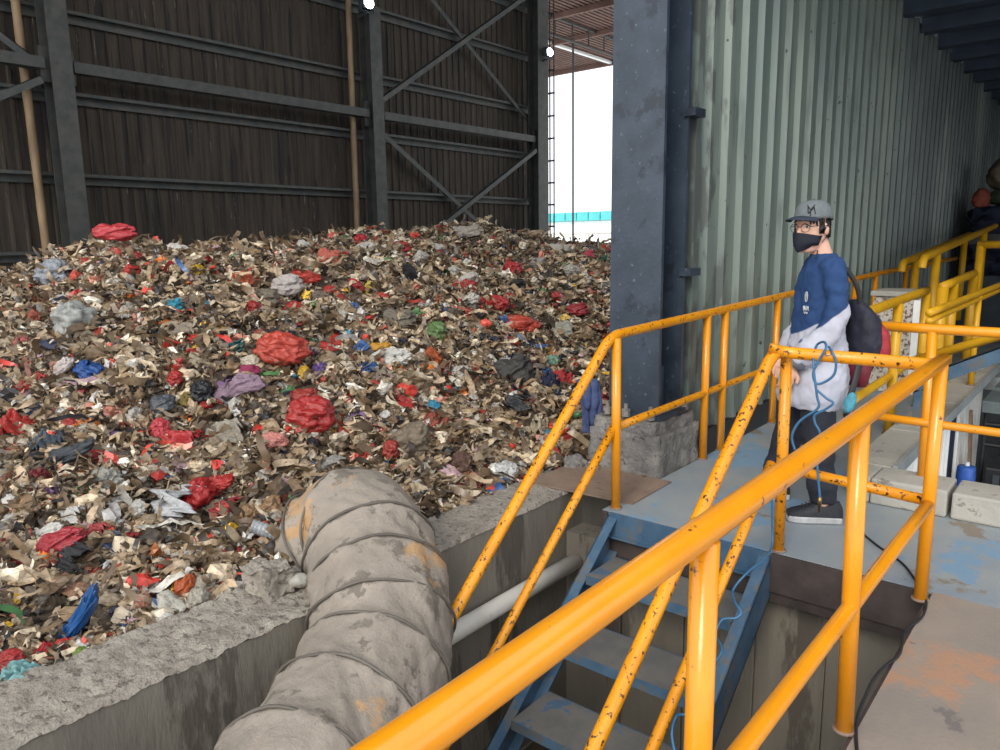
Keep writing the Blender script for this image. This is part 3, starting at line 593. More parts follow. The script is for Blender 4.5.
#  name, px,py,w,h, kind, colour, angle, label, category
LMK=[
('plastic_bag',116,233,40,17,'bag',(224,62,70),0,'bright coral red bag topping the left crest of the heap','bag'),
('plastic_bag',78,246,26,11,'flat',(212,72,50),20,'orange-red bag just left of the red one on the crest','bag'),
('sack',175,246,28,18,'lumpy',WHT,0,'round cream sack on the crest right of the coral bag','sack'),
('sack',200,257,19,14,'lumpy',CRM,0,'cream sack just below and right of the round cream sack','sack'),
('plastic_bag',194,271,18,12,'flat',(236,184,20),0,'small bright yellow bag below the cream sacks','bag'),
('plastic_bag',134,274,17,20,'lumpy',RED,0,'upright crumpled red bag left of the yellow bag','bag'),
('plastic_bag',135,258,14,10,'lumpy',(180,40,44),0,'small dark red bag directly above the upright red bag','bag'),
('clear_bag',53,273,30,24,'lumpy',(160,166,176),10,'translucent blue-grey bag near the upper left of the heap','bag'),
('plastic_bag',174,309,19,18,'lumpy',TURQ,0,'turquoise bag in the upper left of the heap','bag'),
('plastic_bag',208,306,13,17,'bag',WHT,70,'small round white knotted bag right of the turquoise bag','bag'),
('plastic_bag',243,280,20,14,'flat',(232,104,60),-20,'triangular orange bag near the crest','bag'),
('sack',287,285,29,18,'lumpy',(198,188,184),10,'pale pinkish grey sack near the crest','sack'),
('plastic_bag',295,309,14,20,'bag',RED,80,'upright red bag below the pale pinkish sack','bag'),
('plastic_bag',306,276,28,13,'flat',(208,56,42),-8,'flat red bag right of the pale pinkish sack','bag'),
('plastic_bag',283,350,50,29,'lumpy',(214,68,50),-10,'largest coral red sack in the middle of the heap','bag'),
('plastic_bag',263,339,24,17,'lumpy',(160,82,66),0,'brownish red sack touching the upper left of the largest coral sack','bag'),
('plastic_bag',309,344,19,10,'lumpy',(20,132,96),0,'green bag right of the largest coral sack','bag'),
('plastic_bag',329,351,25,18,'lumpy',RED,-10,'crumpled red bag right of the green bag','bag'),
('plastic_bag',320,370,15,13,'lumpy',PUR,0,'small purple bag under the crumpled red bag','bag'),
('plastic_bag',304,372,10,10,'lumpy',YEL,0,'tiny yellow bag beside the small purple bag','bag'),
('sack',240,385,50,22,'long',LIL,20,'long lilac grey sack in the middle left of the heap','sack'),
('cloth',250,370,19,12,'flat',(168,44,90),0,'magenta cloth lying on top of the long lilac sack','cloth'),
('packet',250,361,18,9,'flat',(220,206,180),0,'cream packet above the magenta cloth','packet'),
('plastic_bag',90,371,26,16,'lumpy',(34,88,170),-20,'deep blue bag on the left slope of the heap','bag'),
('clear_bag',73,322,34,34,'lumpy',(176,178,172),60,'large clear striped bag on the left slope','bag'),
('cloth',23,344,18,16,'cloth',(222,92,98),0,'pinkish red cloth near the left edge of the photo','cloth'),
('plastic_bag',12,425,34,28,'cloth',(206,44,36),0,'big red crumpled bag cut by the left edge','bag'),
('plastic_bag',311,414,42,30,'lumpy',(196,44,40),0,'big glossy red double bag above the duct','bag'),
('plastic_bag',304,397,26,14,'lumpy',(184,60,50),0,'brick red bag lying on the big glossy red double bag','bag'),
('plastic_bag',172,440,40,18,'cloth',(216,48,52),10,'spread red bag left of the pink flat packet','bag'),
('plastic_bag',160,430,18,20,'lumpy',(228,70,80),0,'pinkish red bag tucked behind the spread red bag','bag'),
('packet',274,440,26,14,'flat',(224,136,124),0,'pale pink flat packet left of the glossy red double bag','packet'),
('plastic_bag',104,460,42,16,'flat',(190,56,56),-8,'flat dull red bag right of the dark trousers','bag'),
('trousers',62,456,74,20,'long',(66,72,80),32,'dark slate garment stretched out on the lower left of the heap','clothing'),
('cloth',43,441,24,18,'cloth',(84,98,112),0,'grey-blue cloth above the dark slate garment','cloth'),
('plastic_bag',202,393,20,22,'lumpy',BLK,0,'shiny black bag left of the long lilac sack','bag'),
('plastic_bag',155,337,22,14,'lumpy',(48,46,48),0,'charcoal bag below the turquoise bag','bag'),
('clear_bag',221,434,44,24,'cloth',(166,158,140),30,'dusty translucent sheet between spread red bag and pink packet','plastic sheet'),
('cloth',235,349,16,24,'cloth',(24,110,112),-50,'dark teal cloth left of the brownish red sack','cloth'),
('packet',63,366,24,12,'flat',(222,208,202),40,'white and red packet left of the deep blue bag','packet'),
('plastic_bag',224,259,19,9,'flat',(206,48,52),0,'flat red bag on the crest right of the cream sacks','bag'),
('plastic_bag',37,317,13,16,'lumpy',(180,88,66),0,'salmon brown bag left of the large clear striped bag','bag'),
('sack',190,336,30,20,'lumpy',(158,142,122),-30,'beige sack below the turquoise bag','sack'),
('plastic_bag',175,378,12,12,'lumpy',RED,0,'tiny red bag between the deep blue bag and the shiny black bag','bag'),
('sack',163,404,22,16,'lumpy',(92,98,106),0,'slate grey bag left of the olive bundle','bag'),
('cloth',186,399,16,12,'cloth',(140,120,48),0,'olive yellow bundle beside the shiny black bag','cloth'),
('plastic_bag',253,312,17,19,'lumpy',(190,52,44),0,'red bag below the triangular orange bag','bag'),
('sack',265,298,26,16,'lumpy',(130,118,100),0,'grey-brown sack left of the upright red bag','sack'),
('sack',330,259,24,18,'lumpy',(206,100,78),-20,'salmon sack near the crest above the column of black cloth','sack'),
('sack',306,249,18,18,'lumpy',(206,206,196),0,'pale grey-white sack standing on the crest left of the salmon sack','sack'),
('plastic_bag',361,233,14,12,'lumpy',(206,30,50),0,'small crimson bag on the crest by the middle pole','bag'),
('plastic_bag',330,291,16,10,'flat',(196,56,48),0,'small red bag below the salmon sack','bag'),
('plastic_bag',62,541,46,20,'bag',(196,50,62),18,'long crimson sack lower left with a white bag behind it','bag'),
('plastic_bag',92,532,24,14,'cloth',(190,60,58),20,'red torn end of the long crimson sack','bag'),
('plastic_bag',50,531,28,11,'flat',WHT,20,'white bag behind the long crimson sack','bag'),
('clear_bag',174,506,32,48,'cloth',(196,198,200),70,'crumpled clear plastic bag with grey sheen left of the red tied bag','bag'),
('plastic_bag',197,496,32,26,'lumpy',(196,36,34),40,'bright red tied bag right of the crumpled clear bag','bag'),
('plastic_bag',218,482,30,16,'long',(204,44,40),30,'red bag pulled out long above the bright red tied bag','bag'),
('plastic_bag',226,508,13,26,'cloth',(170,30,34),80,'dark red hanging plastic strip right of the red tied bag','plastic sheet'),
('sack',104,481,34,24,'bag',(170,166,156),25,'stuffed grey-white sack on the lower left of the heap','sack'),
('plastic_bag',39,481,15,24,'lumpy',(132,34,40),0,'dark maroon bag left of the stuffed grey-white sack','bag'),
('plastic_bag',14,501,18,12,'bag',WHT,-30,'white egg-shaped bag near the left edge','bag'),
('plastic_sheet',75,626,108,19,'long',(24,92,168),58,'long blue plastic strip hanging near the retaining wall','plastic sheet'),
('container',172,604,32,15,'long',(206,200,184),-30,'cream elongated bag close to the retaining wall','bag'),
('container',163,620,24,9,'long',(222,218,208),20,'white flattened bottle below the cream elongated bag','bottle'),
('sack',204,583,20,16,'lumpy',(190,180,156),0,'small cream sack right behind the orange patterned wrapper','sack'),
('sack',226,597,26,20,'cloth',(194,184,162),0,'cream knotted bag closest to the crumbly clump','bag'),
('sack',198,600,18,20,'lumpy',(178,170,152),0,'beige bag between the two cream ones above the wall','bag'),
('packet',185,586,17,17,'flat',(206,92,40),20,'orange patterned wrapper on top of the cream elongated bag','packet'),
('clear_bag',14,678,34,26,'cloth',(130,190,192),0,'turquoise clear bag in the lower left corner of the heap','bag'),
('plastic_bag',10,660,24,14,'lumpy',(190,44,40),0,'red bag above the turquoise clear bag at the left edge','bag'),
('plastic_bag',41,652,16,12,'cloth',(206,34,40),0,'small red bag left of the blue strip foot','bag'),
('sack',268,507,30,14,'lumpy',TAN,20,'tan bag right above the duct mouth','bag'),
('sack',250,512,16,14,'lumpy',(176,136,92),0,'ochre bag left of the tan bag by the duct','bag'),
('plastic_bag',275,515,14,11,'lumpy',(226,90,80),0,'coral bag squeezed against the duct mouth','bag'),
('cardboard',75,590,9,24,'flat',(170,122,92),80,'light brown cardboard piece above the blue strip','cardboard'),
('plastic_bag',108,545,20,18,'cloth',(60,82,120),40,'blue and white crumpled packaging right of the long crimson sack','packet'),
('plastic_bag',243,583,15,18,'lumpy',(52,52,56),0,'dark grey bag next to the ribbed bottle','bag'),
('plastic_bag',138,508,15,13,'bag',WHT,0,'small white knotted bag left of the crumpled clear bag','bag'),
('packet',80,655,14,11,'flat',(110,150,40),20,'green and orange wrapper lying at the wall below the blue strip','packet'),
('cloth',72,562,26,30,'cloth',(40,40,44),60,'black torn cloth above the cardboard piece','cloth'),
('plastic_sheet',70,515,20,14,'cloth',(214,210,204),30,'white crumpled film above the long crimson sack','plastic sheet'),
('sack',390,359,43,19,'bag',(224,220,210),10,'big white sack in the middle of the heap','sack'),
('plastic_bag',369,371,20,15,'lumpy',(34,84,150),0,'blue bag under the left end of the big white sack','bag'),
('packet',381,347,22,8,'flat',(226,160,40),0,'amber flat packet above the big white sack','packet'),
('plastic_bag',522,324,36,19,'lumpy',(212,70,50),0,'big coral bag on the right half of the heap','bag'),
('plastic_bag',513,270,20,14,'lumpy',(208,54,56),0,'rounded red bag near the right crest','bag'),
('plastic_bag',500,303,20,12,'lumpy',(198,50,48),-20,'red bag above and left of the big coral bag','bag'),
('sack',514,373,38,30,'lumpy',(74,72,68),10,'large charcoal sack tied with cord on the right half of the heap','sack'),
('plastic_bag',515,405,19,24,'cloth',(34,36,38),60,'black crumpled bag below the large charcoal sack','bag'),
('cloth',550,380,20,16,'cloth',(34,48,84),0,'navy cloth right of the large charcoal sack','cloth'),
('cloth',558,396,17,14,'cloth',(40,56,82),0,'dark blue cloth below the navy cloth','cloth'),
('cloth',566,377,20,12,'cloth',(198,44,44),-30,'red cloth right of the navy cloth','cloth'),
('plastic_bag',551,352,14,9,'lumpy',(226,166,44),0,'yellow bag below the white-grey sack on the right','bag'),
('plastic_bag',553,361,14,10,'lumpy',(130,178,150),0,'mint bag just under the yellow one on the right','bag'),
('plastic_bag',437,332,19,18,'lumpy',(108,142,80),0,'light green net bag in the centre of the heap','bag'),
('sack',556,332,32,17,'cloth',(176,174,160),20,'white-grey sack right of the big coral bag','sack'),
('plastic_bag',356,286,18,13,'lumpy',(204,44,46),-20,'red bag left of the long black cloth','bag'),
('plastic_bag',380,299,18,10,'flat',(206,66,52),0,'flat red bag right of the yellow strip','bag'),
('cloth',413,279,36,13,'long',(34,34,36),-60,'long black cloth hanging below the crest','cloth'),
('plastic_sheet',366,293,22,9,'cloth',(206,186,66),70,'yellow striped strip between two red bags','plastic sheet'),
('sack',412,437,36,32,'lumpy',(136,120,98),60,'brown translucent sack right above the duct','sack'),
('cardboard',461,464,24,20,'flat',(100,68,54),30,'dark brown flat cardboard near the retaining wall','cardboard'),
('plastic_bag',391,450,15,17,'lumpy',(176,56,42),0,'brick red bag left of the brown translucent sack','bag'),
('cloth',439,423,30,18,'cloth',(176,80,62),-40,'rusty red cloth above the brown translucent sack','cloth'),
('net_bag',505,471,24,22,'lumpy',(216,216,212),30,'white net bag lying on the edge of the retaining wall','bag'),
('sack',534,427,26,24,'cloth',(206,190,160),0,'cream crumpled bag between the charcoal sack and the stair rail','bag'),
('plastic_bag',434,407,13,11,'flat',(50,150,190),-30,'small sky blue bag in the centre below the black one','bag'),
('cloth',436,357,24,12,'long',(206,92,40),-60,'orange strip right of the big white sack','cloth'),
('cloth',590,243,16,11,'lumpy',(34,46,66),0,'dark navy bag on the crest just left of the big steel column','bag'),
('plastic_bag',584,260,20,13,'cloth',(214,50,80),60,'pinkish red bag below the dark navy bag on the crest','bag'),
('plastic_bag',563,302,28,11,'long',(200,54,54),-35,'slanting red bag on the right slope','bag'),
('plastic_bag',578,310,20,12,'lumpy',(176,40,50),0,'dark red bag right of the slanting red bag','bag'),
('sack',567,291,18,14,'lumpy',(56,68,80),0,'slate blue bag above the slanting red bag','bag'),
('plastic_bag',604,249,13,8,'lumpy',(222,76,50),0,'orange-red bag on the crest touching the big column','bag'),
('plastic_bag',605,261,12,13,'cloth',(40,110,84),0,'green bag below the orange-red one by the big column','bag'),
('sack',400,320,32,19,'lumpy',(128,118,102),-10,'dull brown rounded sack above the big white sack','sack'),
('sack',332,466,30,22,'lumpy',(168,164,154),30,'pale grey sack just above the duct top','sack'),
('sack',320,298,20,12,'lumpy',(120,104,90),0,'brown sack under the small red bag near the crest','sack'),
('sack',555,252,34,14,'lumpy',(206,200,190),0,'largest pale white sack on the right crest','sack'),
('sack',470,232,26,12,'lumpy',(190,180,166),0,'pale beige sack forming the highest crest point','sack'),
('plastic_bag',540,262,18,10,'flat',(176,170,168),0,'grey-white bag left of the white sack on the right crest','bag'),
]
LC=[]
for l in LMK:
    p,t=on_heap(l[1],l[2])
    if p is None: p,t=on_heap(l[1],l[2]+8)
    if p is None: continue
    dep=(p-E0).dot(F); LC.append((p.x,p.y,l[3]*dep/FOC*.5,l[4]*dep/FOC*.5))
LCa=np.array(LC)
# ------------------------------------------------------------ loose scraps
def T_sheet(k):
    n=5; g=np.linspace(-.5,.5,n+1); X,Y=np.meshgrid(g,g,indexing='ij'); a=rng.uniform(.4,1); 
    Z=np.zeros_like(X)
    for _ in range(4):
        th=rng.uniform(0,pi); ph=rng.uniform(-2,2); Z+=rng.uniform(.1,.28)*np.abs(np.sin((X*cos(th)+Y*sin(th))*rng.uniform(3,8)+ph))
    rr=1-.35*(np.abs(X)*np.abs(Y))*4; X=X*rr+rng.normal(0,.045,X.shape); Y=(Y*rr+rng.normal(0,.045,Y.shape))*a; Z=(Z-Z.mean())*1.3- rng.uniform(.2,2.2)*(X*X+Y*Y)+rng.normal(0,.03,X.shape)
    v=np.stack([X,Y,Z],-1).reshape(-1,3); f=[(i*(n+1)+j,(i+1)*(n+1)+j,(i+1)*(n+1)+j+1,i*(n+1)+j+1) for i in range(n) for j in range(n)]
    return v,np.array(f)
def T_strip(k):
    n=9; t=np.linspace(-.5,.5,n); a=rng.uniform(.015,.07); th=np.cumsum(rng.normal(0,.5,n)); x=np.cumsum(np.cos(th))/n; y=np.cumsum(np.sin(th))/n; z=np.cumsum(rng.normal(0,.35,n))/n
    c=np.stack([x-x.mean(),y-y.mean(),z-z.mean()],-1); tw=np.cumsum(rng.normal(0,.5,n)); off=np.stack([-np.sin(th)*np.cos(tw),np.cos(th)*np.cos(tw),np.sin(tw)],-1)*a
    v=np.concatenate([c-off,c+off]); f=[(i,i+1,n+i+1,n+i) for i in range(n-1)]; return v,np.array(f)
def T_blob(k):
    bm=NB(); bmesh.ops.create_icosphere(bm,subdivisions=2,radius=.5); s=Vector((1,rng.uniform(.5,1),rng.uniform(.35,.8)))
    sd=Vector((k*7.3,1,2)); v=[]
    bmesh.ops.triangulate(bm,faces=bm.faces)
    for q in bm.verts:
        c=q.co*(1+.6*noise.noise(q.co*4+sd)-.9*(abs(noise.noise(q.co*7+sd))-.2)+.5*noise.noise(q.co*13+sd)); v.append((c.x*s.x,c.y*s.y,c.z*s.z))
    f=[[w.index for w in fa.verts]+[-1] for fa in bm.faces]; bm.free(); return np.array(v),np.array(f)
T={'sheet':[T_sheet(k) for k in range(40)],'strip':[T_strip(k) for k in range(40)],'blob':[T_blob(k) for k in range(24)]}
PAL=[((138,116,90),16),((162,140,112),17),((184,162,134),15),((206,188,160),13),((110,92,74),12),((66,56,46),11),((222,208,184),9),((236,230,216),6),((206,204,200),3),((46,47,52),4),((200,62,52),2.6),((226,90,74),1.5),((160,50,48),1.8),((206,140,120),2),((60,96,150),.6),((60,150,180),.25),((225,180,60),.6),((214,120,50),.7),((80,130,80),.5),((130,100,140),.35),((204,170,178),1.0),((50,58,80),1.5)]
pc=np.array([S(*p[0])[:3] for p in PAL]); pw=np.array([p[1] for p in PAL],float); pw/=pw.sum()
ps=pw.copy(); ps[:6]*=2.2; ps[6:]*=.6; ps/=ps.sum()
def scatter(name,kindsn,lab,cat):
    VV=[];FF=[];CC=[];off=0
    for kind,n,s0,s1 in kindsn:
        cnt=0
        while cnt<n:
            x=rng.uniform(-1.2,15.5); y=rng.uniform(YB+.02,8.6) if rng.random()<.9 else rng.uniform(8.2,10)
            v=Vector((x,y,0))-E0; dep=v.dot(F)
            if dep<1.5: continue
            sx_=v.dot(Rr)/dep*FOC+500
            if sx_<-40 or sx_>720: continue
            if rng.random()>(2.7/dep)**1.7 : continue
            q_=((LCa[:,0]-x)**2+(LCa[:,1]-y+.05)**2)/(LCa[:,2]*.95)**2
            if q_.min()<1 and rng.random()<.85: continue
            z=hz(x,y); s=s0*exp(rng.normal(0,s1))*min(1.0,max(.55,dep/5.2)); s=min(s,s0*(1.9 if kind=='blob' else 3))
            tv,tf=T[kind][rng.integers(len(T[kind]))]
            yaw=rng.uniform(0,2*pi); tilt=rng.normal(0,.6)+.25; roll=rng.normal(0,.6)
            Rm=np.array((Matrix.Rotation(roll,3,'X')@Matrix.Rotation(tilt*.5,3,'Y')@Matrix.Rotation(yaw,3,'Z')))
            w_=(tv*s)@Rm.T+np.array([x,y,z+s*rng.uniform(.0,.28)])
            # keep pieces off the coping
            if w_[:,1].min()<YB-.09: w_[:,1]+=YB-.05-w_[:,1].min()
            VV.append(w_); FF.append(np.where(tf>=0,tf+off,-1)); off+=len(tv)
            c=pc[rng.choice(len(pc),p=(ps if kind=='strip' else pw))]*rng.uniform(.5,1.3); 
            CC.append(np.tile(np.append(np.clip(c,0,1),1),(len(tv),1))); cnt+=1
    V=np.concatenate(VV); faces=[]
    for f in FF:
        for r in f.tolist(): faces.append(r if (len(r)==4 and r[3]>=0) else r[:3])
    me=bpy.data.meshes.new(name); me.from_pydata(V.tolist(),[],faces)
    ca=me.color_attributes.new('tint','FLOAT_COLOR','POINT'); ca.data.foreach_set('color',np.concatenate(CC).astype(np.float32).ravel())
    o=link(name,me,M['scrap'],None,name!='waste_lumps'); tag(o,lab,cat,kind='stuff'); return o
scatter('plastic_scraps',[('sheet',30000,.058,.5)],'countless small torn bags, wrappers and paper scraps covering the waste heap','scraps')
scatter('shredded_strips',[('strip',36000,.14,.5)],'countless thin shredded strips, ribbons and twigs tangled over the waste heap','shreds')
scatter('waste_lumps',[('blob',20000,.072,.45)],'countless small dirty lumps and knotted bits in the waste heap','lumps')
# ------------------------------------------------------------ individual bags and pieces
def proto(kind,sd):
    bm=NB(); s=Vector((sd*5.7,sd*1.3,0))
    if kind in('bag','lumpy','long','flat'):
        bmesh.ops.create_icosphere(bm,subdivisions=5,radius=.5)
        for v in bm.verts:
            p=v.co.copy(); q=p*2
            wq=noise.noise_vector(q*1.5+s)*.6; d=.34*noise.noise(q*1.1+s)-.40*(abs(noise.noise(q*1.7+wq*1.5+s))-.2)-.15*(abs(noise.noise(q*4.0+wq*3+s))-.2)-.08*(abs(noise.noise(q*9+wq*4+s))-.15)
            if kind=='lumpy': d+=.22*noise.noise(q*2.0+s*2)
            a=atan2(p.y,p.x)
            if kind=='bag':   # pull one side into a gathered knot with ears
                tt=max(0,p.x-.12)/.38; d-=.30*tt; d+=.10*tt*sin(a*0+atan2(p.z,p.y)*6+sd)
                p.x*=1+.25*tt
            if kind=='long':
                tt=abs(p.x)/.5; d+=.12*sin(p.x*14+sd)*.6; p.z+=.10*sin(p.x*7+sd); p.y+=.1*sin(p.x*5+sd*2)
            v.co=p*(1+d)
            if kind=='flat': v.co.z=v.co.z*.8+.12*noise.noise(q*1.6+s)
    else: # cloth : folded sheet with thickness
        n=34; g=[]
        for i in range(n+1):
            row=[]
            for j in range(n+1):
                x=i/n-.5; y=j/n-.5
                r_=1+.35*noise.noise(Vector((atan2(y,x)*1.2,sd,0)))
                th=sd*.8; u=x*cos(th)+y*sin(th)
                z=.30*abs(noise.noise(Vector((x*3.2,y*3.2,sd))))*2+.16*abs(noise.noise(Vector((u*9,(y-x)*3,sd+3))))*2+.05*noise.noise(Vector((x*16,y*16,sd)))
                rr=sqrt(x*x+y*y); z-=1.1*max(0,rr-.28)
                row.append(bm.verts.new((x*r_,y*r_,z-.15)))
            g.append(row)
        for i in range(n):
            for j in range(n): bm.faces.new((g[i][j],g[i+1][j],g[i+1][j+1],g[i][j+1]))
        ret=bmesh.ops.extrude_face_region(bm,geom=bm.faces[:]); 
        for v in [q for q in ret['geom'] if isinstance(q,bmesh.types.BMVert)]: v.co.z-=.04
    # normalise to unit extents
    mn=[min(v.co[k] for v in bm.verts) for k in range(3)]; mxx=[max(v.co[k] for v in bm.verts) for k in range(3)]
    for v in bm.verts:
        for k in range(3): v.co[k]=(v.co[k]-(mn[k]+mxx[k])/2)/(mxx[k]-mn[k])
    bmesh.ops.recalc_face_normals(bm,faces=bm.faces)
    me=bpy.data.meshes.new(kind); bm.to_mesh(me); bm.free(); me.polygons.foreach_set('use_smooth',[True]*len(me.polygons)); me.materials.append(None); return me
PR={k:[proto(k,i+1) for i in range(4)] for k in ('bag','lumpy','long','flat','cloth')}
for k,(nm,px,py,w_,h_,kd,rgb,ang,lab,cat) in enumerate(LMK):
    p,t=on_heap(px,py)
    if p is None:
        p,t=on_heap(px,py+8)
        if p is None: d=ray(px,py); p=E0+d*(7.4/d.y); t=(p-E0).length
    dep=(p-E0).dot(F); W=w_*dep/FOC*1.12; Hh=h_*dep/FOC*1.15
    o=bpy.data.objects.new(nm,PR[kd][k%4]); C.objects.link(o)
    o.material_slots[0].link='OBJECT'; o.material_slots[0].material=plastic(rgb,.7 if cat in('cloth','clothing','sack','cardboard') else .33)
    D=min(W,Hh)*.9+.05
    o.scale=(W,D,Hh); toc=-(E0-p).normalized()
    # size axes: long axis across the slope, leaning back with it
    o.rotation_mode='QUATERNION'
    yax=Vector((F.x,F.y,0)).normalized(); base=Matrix((R,(yax*.94+Vector((0,0,.34))).normalized(),R.cross((yax*.94+Vector((0,0,.34))).normalized()))).transposed()
    o.rotation_quaternion=(base@Matrix.Rotation(-radians(ang),3,'Y')).to_quaternion()
    off=D*.6; o.location=p-ray(px,py).normalized()*off
    tag(o,lab,cat)
# tied cord of the charcoal sack, cap of bottle
e0,_t=on_heap(262,545); e=empty('bottle',e0+Vector((0,-.06,.09)),0,'ribbed clear grey bottle with blue cap lying at the duct mouth','bottle'); e.rotation_euler=(radians(35),radians(115),radians(-10))
bm=NB(); rs=[];zz=[]
for i in range(25):
    z=-.08+.16*i/24; zz.append((0,0,z)); rs.append(.034+.003*sin(i*2.1) if i<20 else .034-.004*(i-19))
tube(bm,zz,rs,18); fin('body',bm,plastic((170,176,180),.2),e,True)
bm=NB(); tube(bm,[(0,0,.08),(0,0,.10)],.015,14); fin('cap',bm,plastic((30,90,190),.4),e,True)
# generic countable bags
GEN=[('plastic_bag','bag',(206,200,188),58,'small dirty white plastic bag lying among the mixed waste','small dirty white bags on the heap'),
('plastic_bag','bag',(170,150,122),46,'small beige plastic bag lying among the mixed waste','small beige bags on the heap'),
('plastic_bag','bag',(190,50,46),34,'small red plastic bag lying among the mixed waste','small red bags on the heap'),
('plastic_bag','bag',(40,40,44),28,'small black plastic bag lying among the mixed waste','small black bags on the heap'),
('plastic_bag','bag',(110,98,86),24,'small grey-brown plastic bag lying among the mixed waste','small grey-brown bags on the heap')]
random.seed(11)
for nm,cat,rgb,n,lab,grp in GEN:
    k=0
    while k<n:
        px=random.uniform(5,605); py=random.uniform(245,660)
        p,t=on_heap(px,py)
        if p is None or p.y>7.4 or p.y<3.0: continue
        if any(abs(px-l[1])<l[3]*.5+10 and abs(py-l[2])<l[4]*.5+8 for l in LMK): continue
        dep=(p-E0).dot(F); s=random.uniform(10,20)*dep/FOC
        if s<.04: continue
        o=bpy.data.objects.new(nm,PR[random.choice(('bag','lumpy','cloth','flat','lumpy'))][random.randrange(4)]); C.objects.link(o)
        o.material_slots[0].link='OBJECT'; o.material_slots[0].material=plastic(rgb,.38)
        o.scale=(s*1.3,s*.9,s*.75); o.rotation_euler=(random.uniform(-.5,.7),random.uniform(-.5,.5),random.uniform(0,6.28)); o.location=p+Vector((0,-.01,.2*s)); tag(o,lab,cat,grp); k+=1
# denim cloth hanging by the pedestal
bm=NB(); n=30; g=[]
c0=ony(592,382,2.74); c1=ony(598,438,2.74)
for i in range(n+1):
    row=[]
    for j in range(n+1):
        u=i/n; v=j/n; wd=.18*(1-.35*v)
        x=(u-.5)*wd+.02*sin(u*19)*1; z=-v*.36*(1-.25*u); y=.03*sin(u*16+v*2)+.02*noise.noise(Vector((u*4,v*4,0)))+(.06*(1-v)**4)
        row.append(bm.verts.new((x*.64+y*.5,-x*.77*.6+y,z)))
    g.append(row)
for i in range(n):
    for j in range(n): bm.faces.new((g[i][j],g[i+1][j],g[i+1][j+1],g[i][j+1]))
o=fin('jeans',bm,mat('denim',S(50,62,98),S(70,84,124),20,.85),None,True); o.location=c0; s_=o.modifiers.new('t','SOLIDIFY'); s_.thickness=.02
tag(o,'blue denim garment draped down the left side of the pedestal','clothing')
# ------------------------------------------------------------ hoses and cable
HM=mat('blue_hose',S(44,92,130),S(60,112,150),6,.35)
def H3(px,py,x=3.42): return onx(px,py,x)
e=empty('air_hose',onx(812,350,3.40),0,'thin blue air hose looped over the rail in front of the person','hose'); o0=Vector(e.location)
q=[(829,347,3.45),(832,352,3.38),(836,362,3.375),(833,376,3.375),(818,384,3.37),(813,374,3.37),(819,360,3.37),(826,348,3.37),(824,342,3.42),(817,345,3.47),(814,356,3.40),(814,372,3.37),(817,396,3.37),(818,408,3.37),(800,421,3.37),(792,436,3.37),(795,450,3.37)]
bm=NB(); tube(bm,smoothpath([H3(a,b_,c)-o0 for a,b_,c in q],8),.0055,8); fin('hose_loop',bm,HM,e,True)
q=[(817,390,3.37),(826,398,3.37),(833,403,3.37),(826,409,3.37),(815,415,3.37),(815,423,3.37),(820,434,3.37),(817,455,3.37),(818,475,3.37),(820,498,3.37)]
bm=NB(); tube(bm,smoothpath([H3(a,b_,c)-o0 for a,b_,c in q],8),.0055,8); fin('hose_tail',bm,HM,e,True)
bm=NB(); a=H3(820,497,3.37)-o0; tube(bm,[a,a+Vector((0,0,-.035)),a+Vector((0,0,-.036)),a+Vector((0,0,-.07))],[.009,.009,.006,.006],8); fin('brass_fitting',bm,mat('brass',S(150,126,84),None,6,.35,.8),e,True)
q=[(772,492,3.43),(772,520,3.43),(772,545,3.40),(764,560,3.2),(748,572,3.05),(733,590,2.98),(735,602,2.9),(741,612,2.86),(736,618,2.84),(722,620,2.82),(716,635,2.78),(722,650,2.7),(712,668,2.6),(690,710,2.3),(677,716,2.28),(672,735,2.25),(677,760,2.2)]
bm=NB(); P_=[onx(a,b_,c) for a,b_,c in q]; tube(bm,smoothpath(P_,8),.0055,8); tag(fin('air_hose',bm,HM,None,True),'blue hose trailing over the landing edge and down the right side of the stairs','hose')
q=[(862,533),(878,546),(893,556),(905,566),(914,578),(924,592),(926,605),(921,618),(906,630),(902,645),(898,656),(884,667),(873,680),(866,695),(858,715),(856,735),(858,760)]
bm=NB(); tube(bm,smoothpath([onz(a,b_,.006) for a,b_ in q],8),.0055,8); tag(fin('cable',bm,M['black'],None,True),'dark cable lying across the walkway around the guardrail post','cable')
# ------------------------------------------------------------ person
PE=empty('person',(4.16,1.245,0),radians(125),'person in grey cap and black face mask standing behind the rail in a blue top','person')
skin=mat('skin',S(206,160,138),S(216,172,150),10,.55); hairm=mat('hair',S(18,17,18),S(30,28,28),30,.5,stretch=(1,1,.3))
hr=radians(35)   # head turn towards the lens side
Hd=Vector((.058,0,1.547)); HR=Matrix.Rotation(hr,3,'Z')@Matrix.Rotation(radians(3),3,'Y')
def hp(p): return HR@Vector(p)+Hd
# body surface
bm=NB()
def tb(pts,rs,seg=16,flat=1): tube(bm,[Vector(p) for p in pts],rs,seg,True,flat)
loft(bm,[(0,0,.84,.10,.15),(0,0,.92,.115,.165),(0,0,1.02,.10,.145),(.0,0,1.15,.09,.14),(.0,0,1.25,.08,.13),(-.005,0,1.32,.055,.09),(-.005,0,1.36,.045,.06)],24)
tb([(-.01,0,1.34),(.005,0,1.41),hp((-.015,0,-.03))],[.062,.053,.052])
legs={1:[(0,.09,.88),(.02,.155,.48),(-.02,.185,.09)],-1:[(0,-.09,.88),(.07,-.12,.48),(.15,-.165,.09)]}
for s,L_ in legs.items(): tb(smoothpath(L_,4),[.09,.085,.078,.07,.058,.055,.05,.042,.038])
arms={1:[(-.01,.155,1.325),(-.01,.20,1.07),(.17,.175,.84)],-1:[(-.01,-.155,1.325),(.0,-.205,1.06),(.12,-.18,.86)]}
